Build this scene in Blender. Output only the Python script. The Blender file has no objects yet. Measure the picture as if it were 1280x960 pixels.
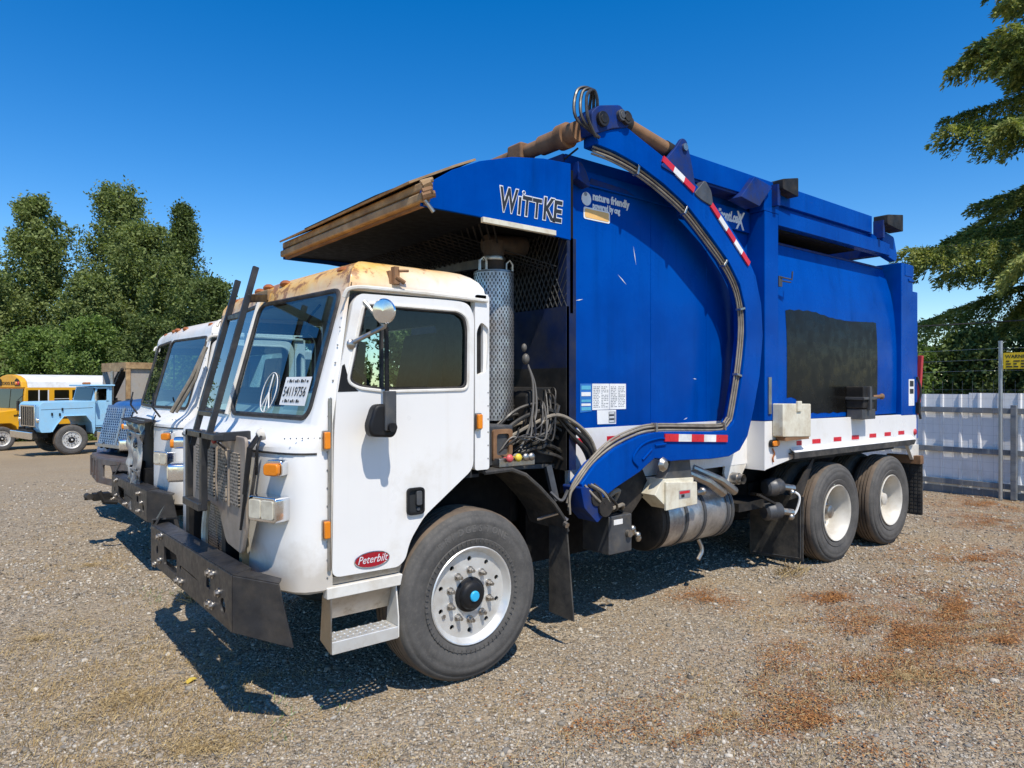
import bpy, bmesh, math, random
import numpy as np
from mathutils import Vector, Matrix
from mathutils.geometry import tessellate_polygon
R = math.radians
random.seed(7); rng = np.random.default_rng(11)
S = bpy.context.scene
COL = S.collection
# ------------------------------------------------------------------ camera, sky, sun, exposure
cam = bpy.data.cameras.new('camera'); camo = bpy.data.objects.new('camera', cam); COL.objects.link(camo)
camo.location = (-2.548, -3.559, 1.87); camo.rotation_euler = (R(90), 0, R(51.2 - 90))
cam.sensor_width = 36; cam.lens = 860 / 1280 * 36; cam.shift_y = 2 / 1280
cam.clip_start = 0.05; cam.clip_end = 3000; S.camera = camo
TO_SUN = Vector((-0.16, -0.60, 1.0)).normalized()
EL = math.asin(TO_SUN.z); AZ = math.atan2(TO_SUN.x, TO_SUN.y)
W = bpy.data.worlds.new('World'); S.world = W; W.use_nodes = True
nt = W.node_tree; nt.nodes.clear()
sky = nt.nodes.new('ShaderNodeTexSky'); sky.sky_type = 'NISHITA'; sky.sun_disc = False
sky.sun_elevation = EL; sky.sun_rotation = AZ; sky.altitude = 200; sky.air_density = 1.0; sky.dust_density = 0.25; sky.ozone_density = 2.2
hsv = nt.nodes.new('ShaderNodeHueSaturation'); hsv.inputs['Saturation'].default_value = 1.47; hsv.inputs['Hue'].default_value = .506
bg = nt.nodes.new('ShaderNodeBackground'); bg.inputs['Strength'].default_value = 0.15
wo = nt.nodes.new('ShaderNodeOutputWorld')
nt.links.new(sky.outputs[0], hsv.inputs['Color']); nt.links.new(hsv.outputs[0], bg.inputs[0]); nt.links.new(bg.outputs[0], wo.inputs[0])
sl = bpy.data.lights.new('sun', 'SUN'); sl.energy = 4.3; sl.angle = R(0.53); sl.color = (1.0, 0.93, 0.82)
so = bpy.data.objects.new('sun', sl); COL.objects.link(so); so.location = (-10, -30, 50)
so.rotation_euler = TO_SUN.to_track_quat('Z', 'Y').to_euler()
S.view_settings.view_transform = 'Standard'; S.view_settings.look = 'None'; S.view_settings.gamma = 1
S.view_settings.exposure = 0.20; S.view_settings.use_curve_mapping = False
S.cycles.max_bounces = 7; S.cycles.transparent_max_bounces = 12; S.cycles.use_denoising = True
S.cycles.caustics_reflective = False; S.cycles.caustics_refractive = False
# ------------------------------------------------------------------ helpers
class M:
    def __init__(s): s.v = []; s.f = []
    def add(s, vs, fs):
        b = len(s.v); s.v += [tuple(v) for v in vs]; s.f += [tuple(i + b for i in f) for f in fs]; return s
    def box(s, x0, x1, y0, y1, z0, z1):
        return s.add([(x0,y0,z0),(x1,y0,z0),(x1,y1,z0),(x0,y1,z0),(x0,y0,z1),(x1,y0,z1),(x1,y1,z1),(x0,y1,z1)],
                     [(0,3,2,1),(4,5,6,7),(0,1,5,4),(1,2,6,5),(2,3,7,6),(3,0,4,7)])
    def obox(s, c, ax, ay, az):
        c, ax, ay, az = map(Vector, (c, ax, ay, az)); vs = [c + ax*i + ay*j + az*k for k in (-1,1) for (i,j) in ((-1,-1),(1,-1),(1,1),(-1,1))]
        return s.add(vs, [(0,3,2,1),(4,5,6,7),(0,1,5,4),(1,2,6,5),(2,3,7,6),(3,0,4,7)])
    def beam(s, p0, p1, w, h, up=(0,0,1)):
        p0, p1 = Vector(p0), Vector(p1); d = p1 - p0; sd = d.cross(Vector(up)).normalized(); u = sd.cross(d).normalized()
        return s.obox((p0+p1)/2, d/2, sd*w/2, u*h/2)
    def plate(s, pts, t):
        pts = [Vector(p) for p in pts]; n = (pts[1]-pts[0]).cross(pts[2]-pts[0]).normalized() * t / 2; k = len(pts)
        return s.add([p-n for p in pts] + [p+n for p in pts], [tuple(range(k))[::-1], tuple(range(k, 2*k))] + [(i,(i+1)%k,(i+1)%k+k,i+k) for i in range(k)])
    def tube(s, path, r, n=8, caps=True):
        P = [Vector(p) for p in path]; rs = r if isinstance(r, (list, tuple)) else [r]*len(P); vs = []; fs = []
        t0 = (P[1]-P[0]).normalized(); a = t0.orthogonal().normalized()
        for i, p in enumerate(P):
            t = (P[min(i+1,len(P)-1)] - P[max(i-1,0)])
            if t.length < 1e-9: t = t0
            t.normalize(); a = (a - t*a.dot(t)); a = a.normalized() if a.length > 1e-6 else t.orthogonal().normalized(); b = t.cross(a)
            vs += [p + (a*math.cos(2*math.pi*k/n) + b*math.sin(2*math.pi*k/n))*rs[i] for k in range(n)]
        for i in range(len(P)-1):
            for k in range(n): fs.append((i*n+k, i*n+(k+1)%n, (i+1)*n+(k+1)%n, (i+1)*n+k))
        if caps: fs += [tuple(range(n))[::-1], tuple(range((len(P)-1)*n, len(P)*n))]
        return s.add(vs, fs)
    def cyl(s, p0, p1, r0, r1=None, n=20): return s.tube([p0, p1], [r0, r0 if r1 is None else r1], n)
    def lathe(s, prof, o, axis, n=32, close=False):
        o = Vector(o); ax = Vector(axis).normalized(); a = ax.orthogonal().normalized(); b = ax.cross(a); k = len(prof); vs = []; fs = []
        for i in range(n):
            c = a*math.cos(2*math.pi*i/n) + b*math.sin(2*math.pi*i/n); vs += [o + ax*t + c*r for r, t in prof]
        for i in range(n):
            j = (i+1) % n
            for q in range(k-1 if not close else k):
                q2 = (q+1) % k; fs.append((i*k+q, j*k+q, j*k+q2, i*k+q2))
        return s.add(vs, fs)
    def prism(s, poly, plane, a0, a1, holes=()):
        def mp(p, a): return (p[0],a,p[1]) if plane == 'xz' else ((p[0],p[1],a) if plane == 'xy' else (a,p[0],p[1]))
        loops = [list(poly)] + [list(h) for h in holes]
        flat = [p for l in loops for p in l]; N = len(flat)
        vs = [mp(p,a0) for p in flat] + [mp(p,a1) for p in flat]; fs = []
        if holes:
            tr = tessellate_polygon([[Vector((p[0],p[1],0)) for p in l] for l in loops])
            fs += [tuple(t) for t in tr] + [tuple(i+N for i in t)[::-1] for t in tr]
        else: fs += [tuple(range(N)), tuple(range(N,2*N))[::-1]]
        b = 0
        for l in loops:
            k = len(l); fs += [(b+i, b+(i+1)%k, b+(i+1)%k+N, b+i+N) for i in range(k)]; b += k
        return s.add(vs, fs)
    def ball(s, c, rx, ry=None, rz=None, n=10):
        ry = ry or rx; rz = rz or rx; m = n//2+1; vs = [(c[0],c[1],c[2]-rz)]; fs = []
        for i in range(1, m):
            t = math.pi*i/m
            for k in range(n): vs.append((c[0]+rx*math.sin(t)*math.cos(2*math.pi*k/n), c[1]+ry*math.sin(t)*math.sin(2*math.pi*k/n), c[2]-rz*math.cos(t)))
        vs.append((c[0],c[1],c[2]+rz)); L = len(vs)-1
        for k in range(n): fs.append((0,1+(k+1)%n,1+k)); fs.append((L,L-n+k,L-n+(k+1)%n))
        for i in range(m-2):
            for k in range(n): fs.append((1+i*n+k,1+i*n+(k+1)%n,1+(i+1)*n+(k+1)%n,1+(i+1)*n+k))
        return s.add(vs, fs)
    def build(s, name, mat, parent=None, bevel=0, smooth=True, seg=2, kind=None, label=None, recalc=True, ang=35):
        me = bpy.data.meshes.new(name); me.from_pydata(s.v, [], s.f)
        if recalc:
            bm = bmesh.new(); bm.from_mesh(me); bmesh.ops.recalc_face_normals(bm, faces=bm.faces); bm.to_mesh(me); bm.free()
        ob = bpy.data.objects.new(name, me); COL.objects.link(ob)
        me.materials.append(MAT[mat] if isinstance(mat, str) else mat)
        if smooth:
            me.shade_smooth()
            if not bevel: me.set_sharp_from_angle(angle=R(ang))
        if bevel:
            b = ob.modifiers.new('bevel', 'BEVEL'); b.width = bevel; b.segments = seg; b.limit_method = 'ANGLE'; b.angle_limit = R(32); b.harden_normals = True
        if parent: ob.parent = parent
        if kind: ob['kind'] = kind
        if label: ob['label'] = label
        return ob
def thing(name, label, cat, loc=(0,0,0), rz=0, group=None):
    o = bpy.data.objects.new(name, None); COL.objects.link(o); o.empty_display_size = .2
    o.location = loc; o.rotation_euler = (0,0,rz); return tag(o, label, cat, group)
def tag(o, label, cat, group=None):
    o['label'] = label; o['category'] = cat
    if group: o['group'] = group
    return o
def copy_tree(o, parent=None):
    c = o.copy(); COL.objects.link(c); c.parent = parent
    for ch in list(o.children): copy_tree(ch, c)
    return c
def spline(pts, n=6):
    P = [Vector(p) for p in pts]; P = [P[0]*2-P[1]] + P + [P[-1]*2-P[-2]]; out = []
    for i in range(1, len(P)-2):
        for k in range(n):
            t = k/n; a,b,c,d = P[i-1],P[i],P[i+1],P[i+2]
            out.append(.5*((2*b)+(c-a)*t+(2*a-5*b+4*c-d)*t*t+(3*b-a-3*c+d)*t**3))
    out.append(P[-2]); return out
def rrect(x0, x1, y0, y1, r, n=5):
    out = []
    for cx, cy, a in ((x1-r,y0+r,-90),(x1-r,y1-r,0),(x0+r,y1-r,90),(x0+r,y0+r,180)):
        out += [(cx+r*math.cos(R(a+90*k/n)), cy+r*math.sin(R(a+90*k/n))) for k in range(n+1)]
    return out
def roundpoly(pts, r, n=4):
    out = []; N = len(pts)
    for i in range(N):
        p = Vector(pts[i]); a = Vector(pts[i-1])-p; b = Vector(pts[(i+1)%N])-p; d = min(r, a.length*.45, b.length*.45)
        A = p+a.normalized()*d; B = p+b.normalized()*d
        for k in range(n+1):
            t = k/n; out.append(tuple(A*(1-t)**2 + p*2*t*(1-t) + B*t*t))
    return out
def circ(cx, cy, r, n=16): return [(cx+r*math.cos(2*math.pi*k/n), cy+r*math.sin(2*math.pi*k/n)) for k in range(n)]
def text(body, size, pos, xa, ya, mat, parent, name='lettering', ext=.0012, shear=0, off=0, align='LEFT', sx=1, space=1, label=None):
    cu = bpy.data.curves.new('t', 'FONT'); cu.body = body; cu.size = size; cu.extrude = ext; cu.shear = shear; cu.offset = off
    cu.align_x = align; cu.resolution_u = 2; cu.space_character = space
    o = bpy.data.objects.new('t', cu); me = bpy.data.meshes.new_from_object(o)
    xa, ya = Vector(xa).normalized(), Vector(ya).normalized(); za = xa.cross(ya)
    mt = Matrix((xa*sx, ya, za)).transposed().to_4x4(); mt.translation = Vector(pos); me.transform(mt)
    bpy.data.objects.remove(o); bpy.data.curves.remove(cu)
    me.name = name; ob = bpy.data.objects.new(name, me); COL.objects.link(ob); me.materials.clear(); me.materials.append(MAT[mat]); ob.parent = parent
    if label: ob['label'] = label
    return ob
# ------------------------------------------------------------------ materials
MAT = {}
class N:
    def __init__(s, name):
        s.m = bpy.data.materials.new(name); s.m.use_nodes = True; s.t = s.m.node_tree; s.t.nodes.clear(); MAT[name] = s.m
        s.out = s.n('OutputMaterial'); s.co = s.n('TexCoord')
    def n(s, typ, **kw):
        x = s.t.nodes.new('ShaderNode'+typ)
        for k, v in kw.items():
            if k.startswith('i_'): s.set(x.inputs[k[2:].replace('_',' ')], v)
            else: setattr(x, k, v)
        return x
    def set(s, inp, v):
        if hasattr(v, 'is_output') or isinstance(v, bpy.types.NodeSocket): s.t.links.new(v, inp)
        else:
            if isinstance(v, tuple) and len(v) == 3 and inp.type == 'RGBA': v = v + (1,)
            inp.default_value = v
    def noise(s, scale, detail=4, rough=.55, vec=None, dist=0):
        x = s.n('TexNoise'); x.inputs['Scale'].default_value = scale; x.inputs['Detail'].default_value = detail
        x.inputs['Roughness'].default_value = rough; x.inputs['Distortion'].default_value = dist
        s.t.links.new(vec or s.co.outputs['Object'], x.inputs['Vector']); return x.outputs['Fac']
    def voro(s, scale, feature='F1', vec=None, out='Distance', rnd=1):
        x = s.n('TexVoronoi', feature=feature); x.inputs['Scale'].default_value = scale; x.inputs['Randomness'].default_value = rnd
        s.t.links.new(vec or s.co.outputs['Object'], x.inputs['Vector']); return x.outputs[out]
    def ramp(s, fac, a, b, ca=0., cb=1.):
        x = s.n('MapRange', clamp=True); s.set(x.inputs['Value'], fac); x.inputs['From Min'].default_value = a; x.inputs['From Max'].default_value = b
        x.inputs['To Min'].default_value = ca; x.inputs['To Max'].default_value = cb; return x.outputs[0]
    def math(s, op, a, b=None):
        x = s.n('Math', operation=op); s.set(x.inputs[0], a)
        if b is not None: s.set(x.inputs[1], b)
        return x.outputs[0]
    def mix(s, fac, a, b, mode='MIX'):
        x = s.n('Mix', data_type='RGBA', blend_type=mode, clamp_factor=True); s.set(x.inputs[0], fac); s.set(x.inputs[6], a); s.set(x.inputs[7], b); return x.outputs[2]
    def scale(s, v):
        x = s.n('Mapping'); x.inputs['Scale'].default_value = v; s.t.links.new(s.co.outputs['Object'], x.inputs['Vector']); return x.outputs[0]
    def xyz(s):
        x = s.n('SeparateXYZ'); s.t.links.new(s.co.outputs['Object'], x.inputs[0]); return x.outputs
    def bump(s, h, strength=.3, dist=.01, prev=None):
        x = s.n('Bump'); x.inputs['Strength'].default_value = strength; x.inputs['Distance'].default_value = dist; s.set(x.inputs['Height'], h)
        if prev is not None: s.t.links.new(prev, x.inputs['Normal'])
        return x.outputs[0]
    def end(s, col, rough=.5, metal=0., nrm=None, coat=0., spec=.5, em=None, alpha=None, tint=None):
        p = s.n('BsdfPrincipled'); s.set(p.inputs['Base Color'], col); s.set(p.inputs['Roughness'], rough); s.set(p.inputs['Metallic'], metal)
        p.inputs['Coat Weight'].default_value = coat; p.inputs['Coat Roughness'].default_value = .08; p.inputs['Specular IOR Level'].default_value = spec
        if tint: s.set(p.inputs['Specular Tint'], tint)
        if nrm is not None: s.t.links.new(nrm, p.inputs['Normal'])
        if alpha is not None: s.set(p.inputs['Alpha'], alpha)
        s.t.links.new(p.outputs[0], s.out.inputs[0]); return s.m
def surf(name, col, rough=.5, metal=0., var=.25, vs=6., dirt=None, da=.35, ds=2.5, streak=0., rust=0., rs=5., coat=0., bump=0., bs=60., spec=.5, spot=None, tint=None, grime=None):
    """painted / worn surface: tone variation, dusty film, vertical streaks, rust blooms, fine relief"""
    k = N(name); n1 = k.noise(vs, 5); c = k.mix(k.ramp(n1,.3,.7), tuple(x*(1-var) for x in col), tuple(min(1,x*(1+var)) for x in col))
    rg = k.ramp(k.noise(vs*3,3), .3, .7, max(.02,rough-.1), min(1,rough+.12))
    if dirt:
        d = k.ramp(k.noise(ds,7,.65), .62-da*.45, .92-da*.45); f = k.noise(45,4,.7); d = k.math('MULTIPLY', d, k.ramp(f,.2,.75,.45,1))
        c = k.mix(k.math('MULTIPLY', d, .85), c, dirt); rg = k.math('MAXIMUM', rg, k.math('MULTIPLY', d, .8))
    if streak:
        st = k.noise(1, 5, .6, vec=k.scale((28,28,.9))); c = k.mix(k.math('MULTIPLY', k.ramp(st,.55,.8), streak), c, dirt or (.16,.12,.08))
    if grime:
        g0 = k.math('MULTIPLY', k.ramp(k.noise(1,6,.65,vec=k.scale((9,9,.5))),.50,.74), k.ramp(k.noise(1.7,5,.6),.35,.65)); c = k.mix(k.math('MULTIPLY', g0, grime[1]), c, grime[0]); rg = k.math('MAXIMUM', rg, k.math('MULTIPLY', g0, .6)); s2 = k.ramp(k.noise(1,3,.5,vec=k.scale((3,3,60))),.72,.76); c = k.mix(k.math('MULTIPLY', k.math('MULTIPLY', s2, k.ramp(k.noise(2.3,2),.55,.6)), .25), c, (.10,.16,.34))
    if rust:
        r0 = k.ramp(k.noise(rs,8,.7), .74-rust*.35, .80-rust*.35); rc = k.mix(k.noise(30,4), (.09,.035,.014), (.30,.13,.045)); c = k.mix(r0, c, rc); rg = k.math('MAXIMUM', rg, k.math('MULTIPLY', r0, .85))
    if spot:
        sp = k.ramp(k.voro(spot[1]), spot[2], spot[2]*.6); c = k.mix(k.math('MULTIPLY', sp, spot[3]), c, spot[0])
    nr = k.bump(k.noise(bs,4,.65), bump, .004) if bump else None
    return k.end(c, rg, metal, nr, coat, spec, tint=tint)
def plain(name, col, rough=.5, metal=0., **kw): return surf(name, col, rough, metal, var=.12, **kw)
DUST = (.30,.25,.18)
surf('blue_paint', (.0,.054,.325), .22, var=.18, vs=.9, dirt=(.0,.082,.40), da=.42, ds=.9, streak=.20, coat=.0, bump=.16, bs=1.3, spec=.06, tint=(.04,.40,1.), grime=((.0,.022,.13),.55))
surf('blue_worn', (.004,.035,.21), .5, var=.3, vs=4, dirt=(.045,.045,.05), da=.6, ds=6, rust=.10, rs=9, spec=.12, tint=(.5,.7,1.))
surf('white_paint', (.82,.805,.77), .34, var=.035, vs=1.5, dirt=(.50,.42,.28), da=.18, ds=1.6, streak=.10, coat=.2)
surf('white_dirty', (.76,.74,.68), .45, var=.06, vs=2, dirt=(.42,.34,.22), da=.42, ds=3, streak=.22, rust=.06, rs=14)
surf('cream_box', (.74,.70,.56), .5, var=.06, dirt=(.40,.29,.15), da=.45, ds=7, streak=.3, rust=.10, rs=14)
surf('black_paint', (.010,.010,.011), .5, var=.35, dirt=(.06,.052,.042), da=.25, ds=5, spec=.3)
surf('black_dusty', (.015,.0145,.014), .65, var=.4, dirt=(.085,.07,.055), da=.40, ds=4, bump=.15, spec=.3)
surf('black_patch', (.0075,.0072,.0065), .28, var=.3, vs=3, dirt=(.020,.017,.013), da=.20, ds=1.6, streak=.2, spec=.16, bump=.10, bs=1.6)
surf('bumper_black', (.022,.022,.024), .42, var=.3, vs=9, dirt=(.085,.072,.058), da=.42, ds=5, rust=.03, rs=10, bump=.12, bs=25)
surf('rubber', (.030,.029,.028), .75, var=.2, vs=8, dirt=(.16,.14,.11), da=.42, ds=5, bump=.1, bs=90)
surf('hose', (.018,.0175,.017), .45, var=.3, dirt=(.11,.095,.075), da=.45, ds=14)
surf('hose_tan', (.20,.17,.13), .55, var=.3, vs=14, dirt=(.34,.30,.23), da=.6, ds=9)
surf('alloy', (.78,.77,.73), .42, .55, var=.06, vs=5, dirt=(.48,.42,.32), da=.30, ds=7)
surf('steel', (.52,.50,.47), .38, 1., var=.2, vs=9, dirt=(.25,.20,.14), da=.55, ds=9, rust=.08, rs=16)
surf('chrome', (.80,.81,.83), .10, 1., var=.05, dirt=(.35,.30,.24), da=.2, ds=8)
surf('rim_white', (.62,.59,.52), .38, var=.06, dirt=(.36,.30,.22), da=.4, ds=5)
surf('grey_steel', (.075,.078,.083), .5, .3, var=.3, dirt=(.20,.17,.13), da=.3, ds=8, rust=.08, rs=14)
surf('tank_silver', (.60,.60,.59), .38, .75, var=.12, dirt=(.14,.11,.085), da=.55, ds=4.5, streak=.55)
surf('rust_steel', (.22,.115,.055), .85, var=.45, vs=7, dirt=(.26,.15,.075), da=.55, ds=4, bump=.35, bs=45)
surf('bulkhead_blue', (.002,.012,.06), .6, var=.4, vs=4, dirt=(.04,.04,.045), da=.5, ds=5, rust=.1, rs=8, spec=.3)
surf('rust_tan', (.42,.28,.14), .8, var=.3, vs=5, dirt=(.17,.075,.03), da=.5, ds=6, bump=.3, bs=40)
surf('grille_brown', (.34,.285,.235), .6, .2, var=.2, vs=8, dirt=(.33,.27,.20), da=.5, ds=6, rust=.06)
surf('interior', (.30,.38,.38), .7, var=.2, dirt=(.30,.30,.26), da=.3)
surf('interior_dark', (.016,.018,.020), .75, var=.3)
surf('liner', (.42,.47,.45), .8, var=.1)
plain('red_tape', (.62,.018,.03), .35); plain('white_tape', (.80,.79,.76), .35, dirt=DUST, da=.2)
plain('amber', (.80,.24,.01), .28); plain('amber_rust', (.42,.13,.03), .5, dirt=(.18,.07,.03), da=.5, ds=20)
plain('lens', (.62,.58,.46), .12, dirt=DUST, da=.35, ds=20); plain('red_enamel', (.36,.008,.02), .3); plain('red_knob', (.62,.10,.10), .4); plain('yellow_knob', (.75,.55,.05), .4)
plain('cyan_cap', (.03,.42,.72), .35); plain('sticker', (.82,.82,.80), .4); plain('ink', (.02,.02,.022), .5); plain('ink_grey', (.28,.29,.30), .5); plain('sticker_blue', (.02,.16,.50), .4)
plain('sticker_cyan', (.10,.42,.60), .4); plain('sticker_orange', (.85,.50,.16), .45); plain('silver_letter', (.72,.74,.77), .3); plain('red_bar', (.50,.04,.05), .45)
plain('seal', (.022,.021,.021), .6, dirt=(.12,.10,.08), da=.4, ds=10)
surf('cable', (.13,.12,.105), .5, var=.3)
surf('rack_black', (.022,.023,.026), .42, var=.3, dirt=(.10,.085,.065), da=.3, ds=7)
surf('burnt_pipe', (.050,.036,.028), .8, var=.4, vs=8, dirt=(.14,.085,.05), da=.4, ds=6, bump=.3)
surf('shade_black', (.006,.006,.0065), .8, var=.2, spec=.2)  # near-black base puts deep shade into the colour of undersides and inner faces
# cab paint: white with ochre rust staining soaking down from the roof
for nm_, lo_, hi_ in (('cab_paint',2.66,2.92),('cab_paint_clean',2.85,3.4)):
    k = N(nm_); z = k.xyz()['Z']; x = k.xyz()['X']
    n1 = k.noise(2.2,6,.6); n2 = k.noise(9,6,.65); stn = k.noise(1,4,.6,vec=k.scale((14,14,1.2)))
    c = k.mix(k.ramp(k.noise(1.5,4),.3,.7), (.80,.785,.745), (.85,.84,.805))
    film = k.math('MULTIPLY', k.ramp(k.noise(3.2,7,.68),.52,.8), .30); c = k.mix(film, c, (.50,.44,.33))
    hi = k.ramp(k.math('ADD', z, k.math('ADD', k.math('MULTIPLY', n1, .34), k.math('MULTIPLY', x, -.30))), lo_, hi_)
    low = k.ramp(k.math('ADD', z, k.math('MULTIPLY', n2, -.25)), .88, .70)
    c = k.mix(hi, c, k.mix(k.ramp(n2,.35,.7), (.84,.55,.17), (.80,.36,.035)))
    sp = k.math('MULTIPLY', k.ramp(k.math('ADD', n2, k.math('MULTIPLY', hi, .22)), .72, .79), k.ramp(z, 2.0, 2.5, .0, .8)); c = k.mix(sp, c, (.22,.08,.025))
    strk = k.math('MULTIPLY', k.ramp(stn,.60,.78), k.ramp(z, 1.4, 2.4, .10, .55)); c = k.mix(strk, c, (.56,.40,.20))
    c = k.mix(k.math('MULTIPLY', low, .6), c, (.40,.33,.24))
    k.end(c, k.ramp(n2,.3,.8,.32,.6), 0, None, .15)
# tyre sidewalls and tread: dusty, browner on the tread
k = N('tyre'); n1 = k.noise(7,6,.65); n2 = k.noise(60,4,.7)
c = k.mix(k.ramp(n1,.3,.72), (.058,.056,.053), (.115,.108,.098)); c = k.mix(k.math('MULTIPLY', k.ramp(n2,.5,.75), .35), c, (.19,.17,.145))
k.end(c, .82, 0, k.bump(n2,.25,.003))
plain('tyre_letter', (.125,.118,.108), .85)
k = N('tyre_tread'); n1 = k.noise(9,6,.65); c = k.mix(k.ramp(n1,.3,.7), (.085,.066,.050), (.17,.125,.088)); k.end(c, .9, 0, k.bump(k.noise(50,5,.7),.35,.004))
def glass(name, tint, ior, rough=0., dust=.04):
    k = N(name); tr = k.n('BsdfTransparent'); k.set(tr.inputs[0], tint); gl = k.n('BsdfGlossy'); k.set(gl.inputs['Roughness'], rough); k.set(gl.inputs['Color'], (.95,.97,1.))
    fr = k.n('Fresnel'); gm = k.n('NewGeometry'); k.set(fr.inputs[0], k.ramp(gm.outputs['Backfacing'], 0, 1, ior, 1/ior)); ms = k.n('MixShader'); k.t.links.new(fr.outputs[0], ms.inputs[0]); k.t.links.new(tr.outputs[0], ms.inputs[1]); k.t.links.new(gl.outputs[0], ms.inputs[2])
    df = k.n('BsdfDiffuse'); k.set(df.inputs[0], (.40,.38,.34)); m2 = k.n('MixShader'); k.set(m2.inputs[0], k.ramp(k.noise(9,7,.7), .5, .85, .002, dust))
    k.t.links.new(ms.outputs[0], m2.inputs[1]); k.t.links.new(df.outputs[0], m2.inputs[2]); k.t.links.new(m2.outputs[0], k.out.inputs[0])
glass('windshield_glass', (.66,.82,.84), 1.85); glass('side_glass', (.50,.66,.66), 1.48, dust=.004); glass('dark_glass', (.10,.13,.14), 1.6)
# expanded / perforated sheet pattern used where single holes are below picture scale
k = N('perforated'); d = k.voro(52, rnd=.3, vec=k.scale((0,1,1))); h = k.ramp(d, .40, .33); c = k.mix(h, k.mix(k.noise(8,5),(.30,.25,.20),(.48,.41,.32)), (.012,.011,.011)); k.end(c, .65, .1, k.bump(d,.5,.004))
k = N('radiator'); w = k.n('TexWave', wave_type='BANDS', bands_direction='Z'); w.inputs['Scale'].default_value = 40; k.t.links.new(k.co.outputs['Object'], w.inputs[0]); c = k.mix(w.outputs['Fac'], (.010,.010,.010), (.05,.045,.04)); k.end(c, .7)
# ------------------------------------------------------------------ ground
def gz(x, y):
    y = np.asarray(y, float); s = np.where(y > 8, (y-8), 0.); s = np.where(s < 2, s*s/4, s-1); s = np.minimum(s, 75); return -.036*s
def lump(x, y): return .010*np.sin(x*1.7+.6*np.sin(y*1.1))*np.cos(y*1.45+.8)+.006*np.sin(x*4.1+1.3)*np.sin(y*3.7)
def axis(lo, hi, c0, c1, step):
    a = list(np.arange(c0, c1+1e-6, step)); g = step; x = c0; l = []
    while x > lo: g *= 1.35; x -= g; l.append(max(x, lo))
    g = step; x = c1; h = []
    while x < hi: g *= 1.35; x += g; h.append(min(x, hi))
    return np.array(l[::-1]+a+h)
gx = axis(-900, 900, -6, 14, .2); gy = axis(-900, 900, -5, 12, .2)
XX, YY = np.meshgrid(gx, gy); fade = np.clip(1-np.maximum(np.abs(XX-3)-9, 0)/6, 0, 1)*np.clip(1-np.maximum(np.abs(YY-3)-9, 0)/6, 0, 1)
ZZ = gz(XX, YY)+lump(XX, YY)*fade-.008
k = N('gravel'); P = k.co.outputs['Object']
warp = k.n('VectorMath', operation='ADD'); k.t.links.new(P, warp.inputs[0])
nz_ = k.n('TexNoise'); nz_.inputs['Scale'].default_value = 30; k.t.links.new(P, nz_.inputs['Vector']); sc_ = k.n('VectorMath', operation='SCALE'); k.t.links.new(nz_.outputs['Color'], sc_.inputs[0]); sc_.inputs['Scale'].default_value = .012; k.t.links.new(sc_.outputs[0], warp.inputs[1]); PW = warp.outputs[0]
big, vc = k.voro(38, vec=PW), k.voro(38, vec=PW, out='Color'); sm, vs_ = k.voro(95, vec=PW), k.voro(95, vec=PW, out='Color')
sep = k.n('SeparateColor'); k.t.links.new(vc, sep.inputs[0]); sep2 = k.n('SeparateColor'); k.t.links.new(vs_, sep2.inputs[0])
ca = k.mix(k.ramp(sep.outputs[0],0,1), (.10,.09,.075), (.58,.53,.45)); ca = k.mix(k.ramp(sep.outputs[1],.6,1,0,.6), ca, (.34,.25,.16)); ca = k.mix(k.ramp(sep.outputs[2],.78,1,0,.6), ca, (.24,.25,.26))
cb_ = k.mix(k.ramp(sep2.outputs[0],0,1), (.09,.078,.062), (.52,.47,.39)); cb_ = k.mix(k.ramp(sep2.outputs[1],.65,1,0,.6), cb_, (.30,.21,.13))
sel = k.ramp(k.noise(2.2,6,.7), .40, .62); c = k.mix(sel, ca, cb_)
trk = k.ramp(k.noise(1,5,.6,vec=k.scale((.22,1.5,1.))), .50, .66); fines = k.math('MAXIMUM', k.ramp(k.noise(.9,7,.7), .48, .70), k.math('MULTIPLY', trk, .7)); c = k.mix(k.math('MULTIPLY', fines, .55), c, k.mix(k.noise(70,4,.7), (.25,.205,.15), (.42,.36,.28)))
# dry straw coloured ground
straw = k.math('MULTIPLY', k.ramp(k.noise(.55,6,.68), .50, .66), k.ramp(k.noise(14,4,.7), .35, .65)); c = k.mix(k.math('MULTIPLY', straw, .60), c, k.mix(k.noise(50,3), (.33,.225,.10), (.50,.37,.19)))
# rust-red needle litter on the open side
xy = k.xyz(); litter = None
for (x0,y0,r0) in ((4.0,-1.4,1.5),(3.0,-1.4,1.0),(2.0,-1.4,.9),(.9,-1.6,.6),(3.4,-1.9,1.3),(6.0,-.9,1.3),(3.5,-.6,.5),(2.6,.1,.5),(8.6,-.6,1.4),(10.2,.3,1.2)):
    dx = k.math('SUBTRACT', xy['X'], x0); dy = k.math('SUBTRACT', xy['Y'], y0); d2 = k.math('SQRT', k.math('ADD', k.math('MULTIPLY', dx, dx), k.math('MULTIPLY', dy, dy))); b = k.ramp(d2, r0, r0*.15)
    litter = b if litter is None else k.math('MAXIMUM', litter, b)
lm = k.math('MULTIPLY', litter, k.ramp(k.math('ADD', k.noise(2.6,8,.72), k.math('MULTIPLY', k.noise(22,4,.7), .25)), .56, .70)); c = k.mix(k.math('MULTIPLY', lm, .88), c, k.mix(k.noise(60,4), (.15,.055,.018), (.37,.18,.06)))
grey = k.ramp(k.noise(.35,4,.6), .35, .7); c = k.mix(k.math('MULTIPLY', grey, .22), c, (.24,.24,.235))
dist = k.ramp(xy['Y'], 9, 24); c = k.mix(dist, c, k.mix(k.noise(.25,7,.7), (.26,.21,.15), (.42,.36,.27)))
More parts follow.
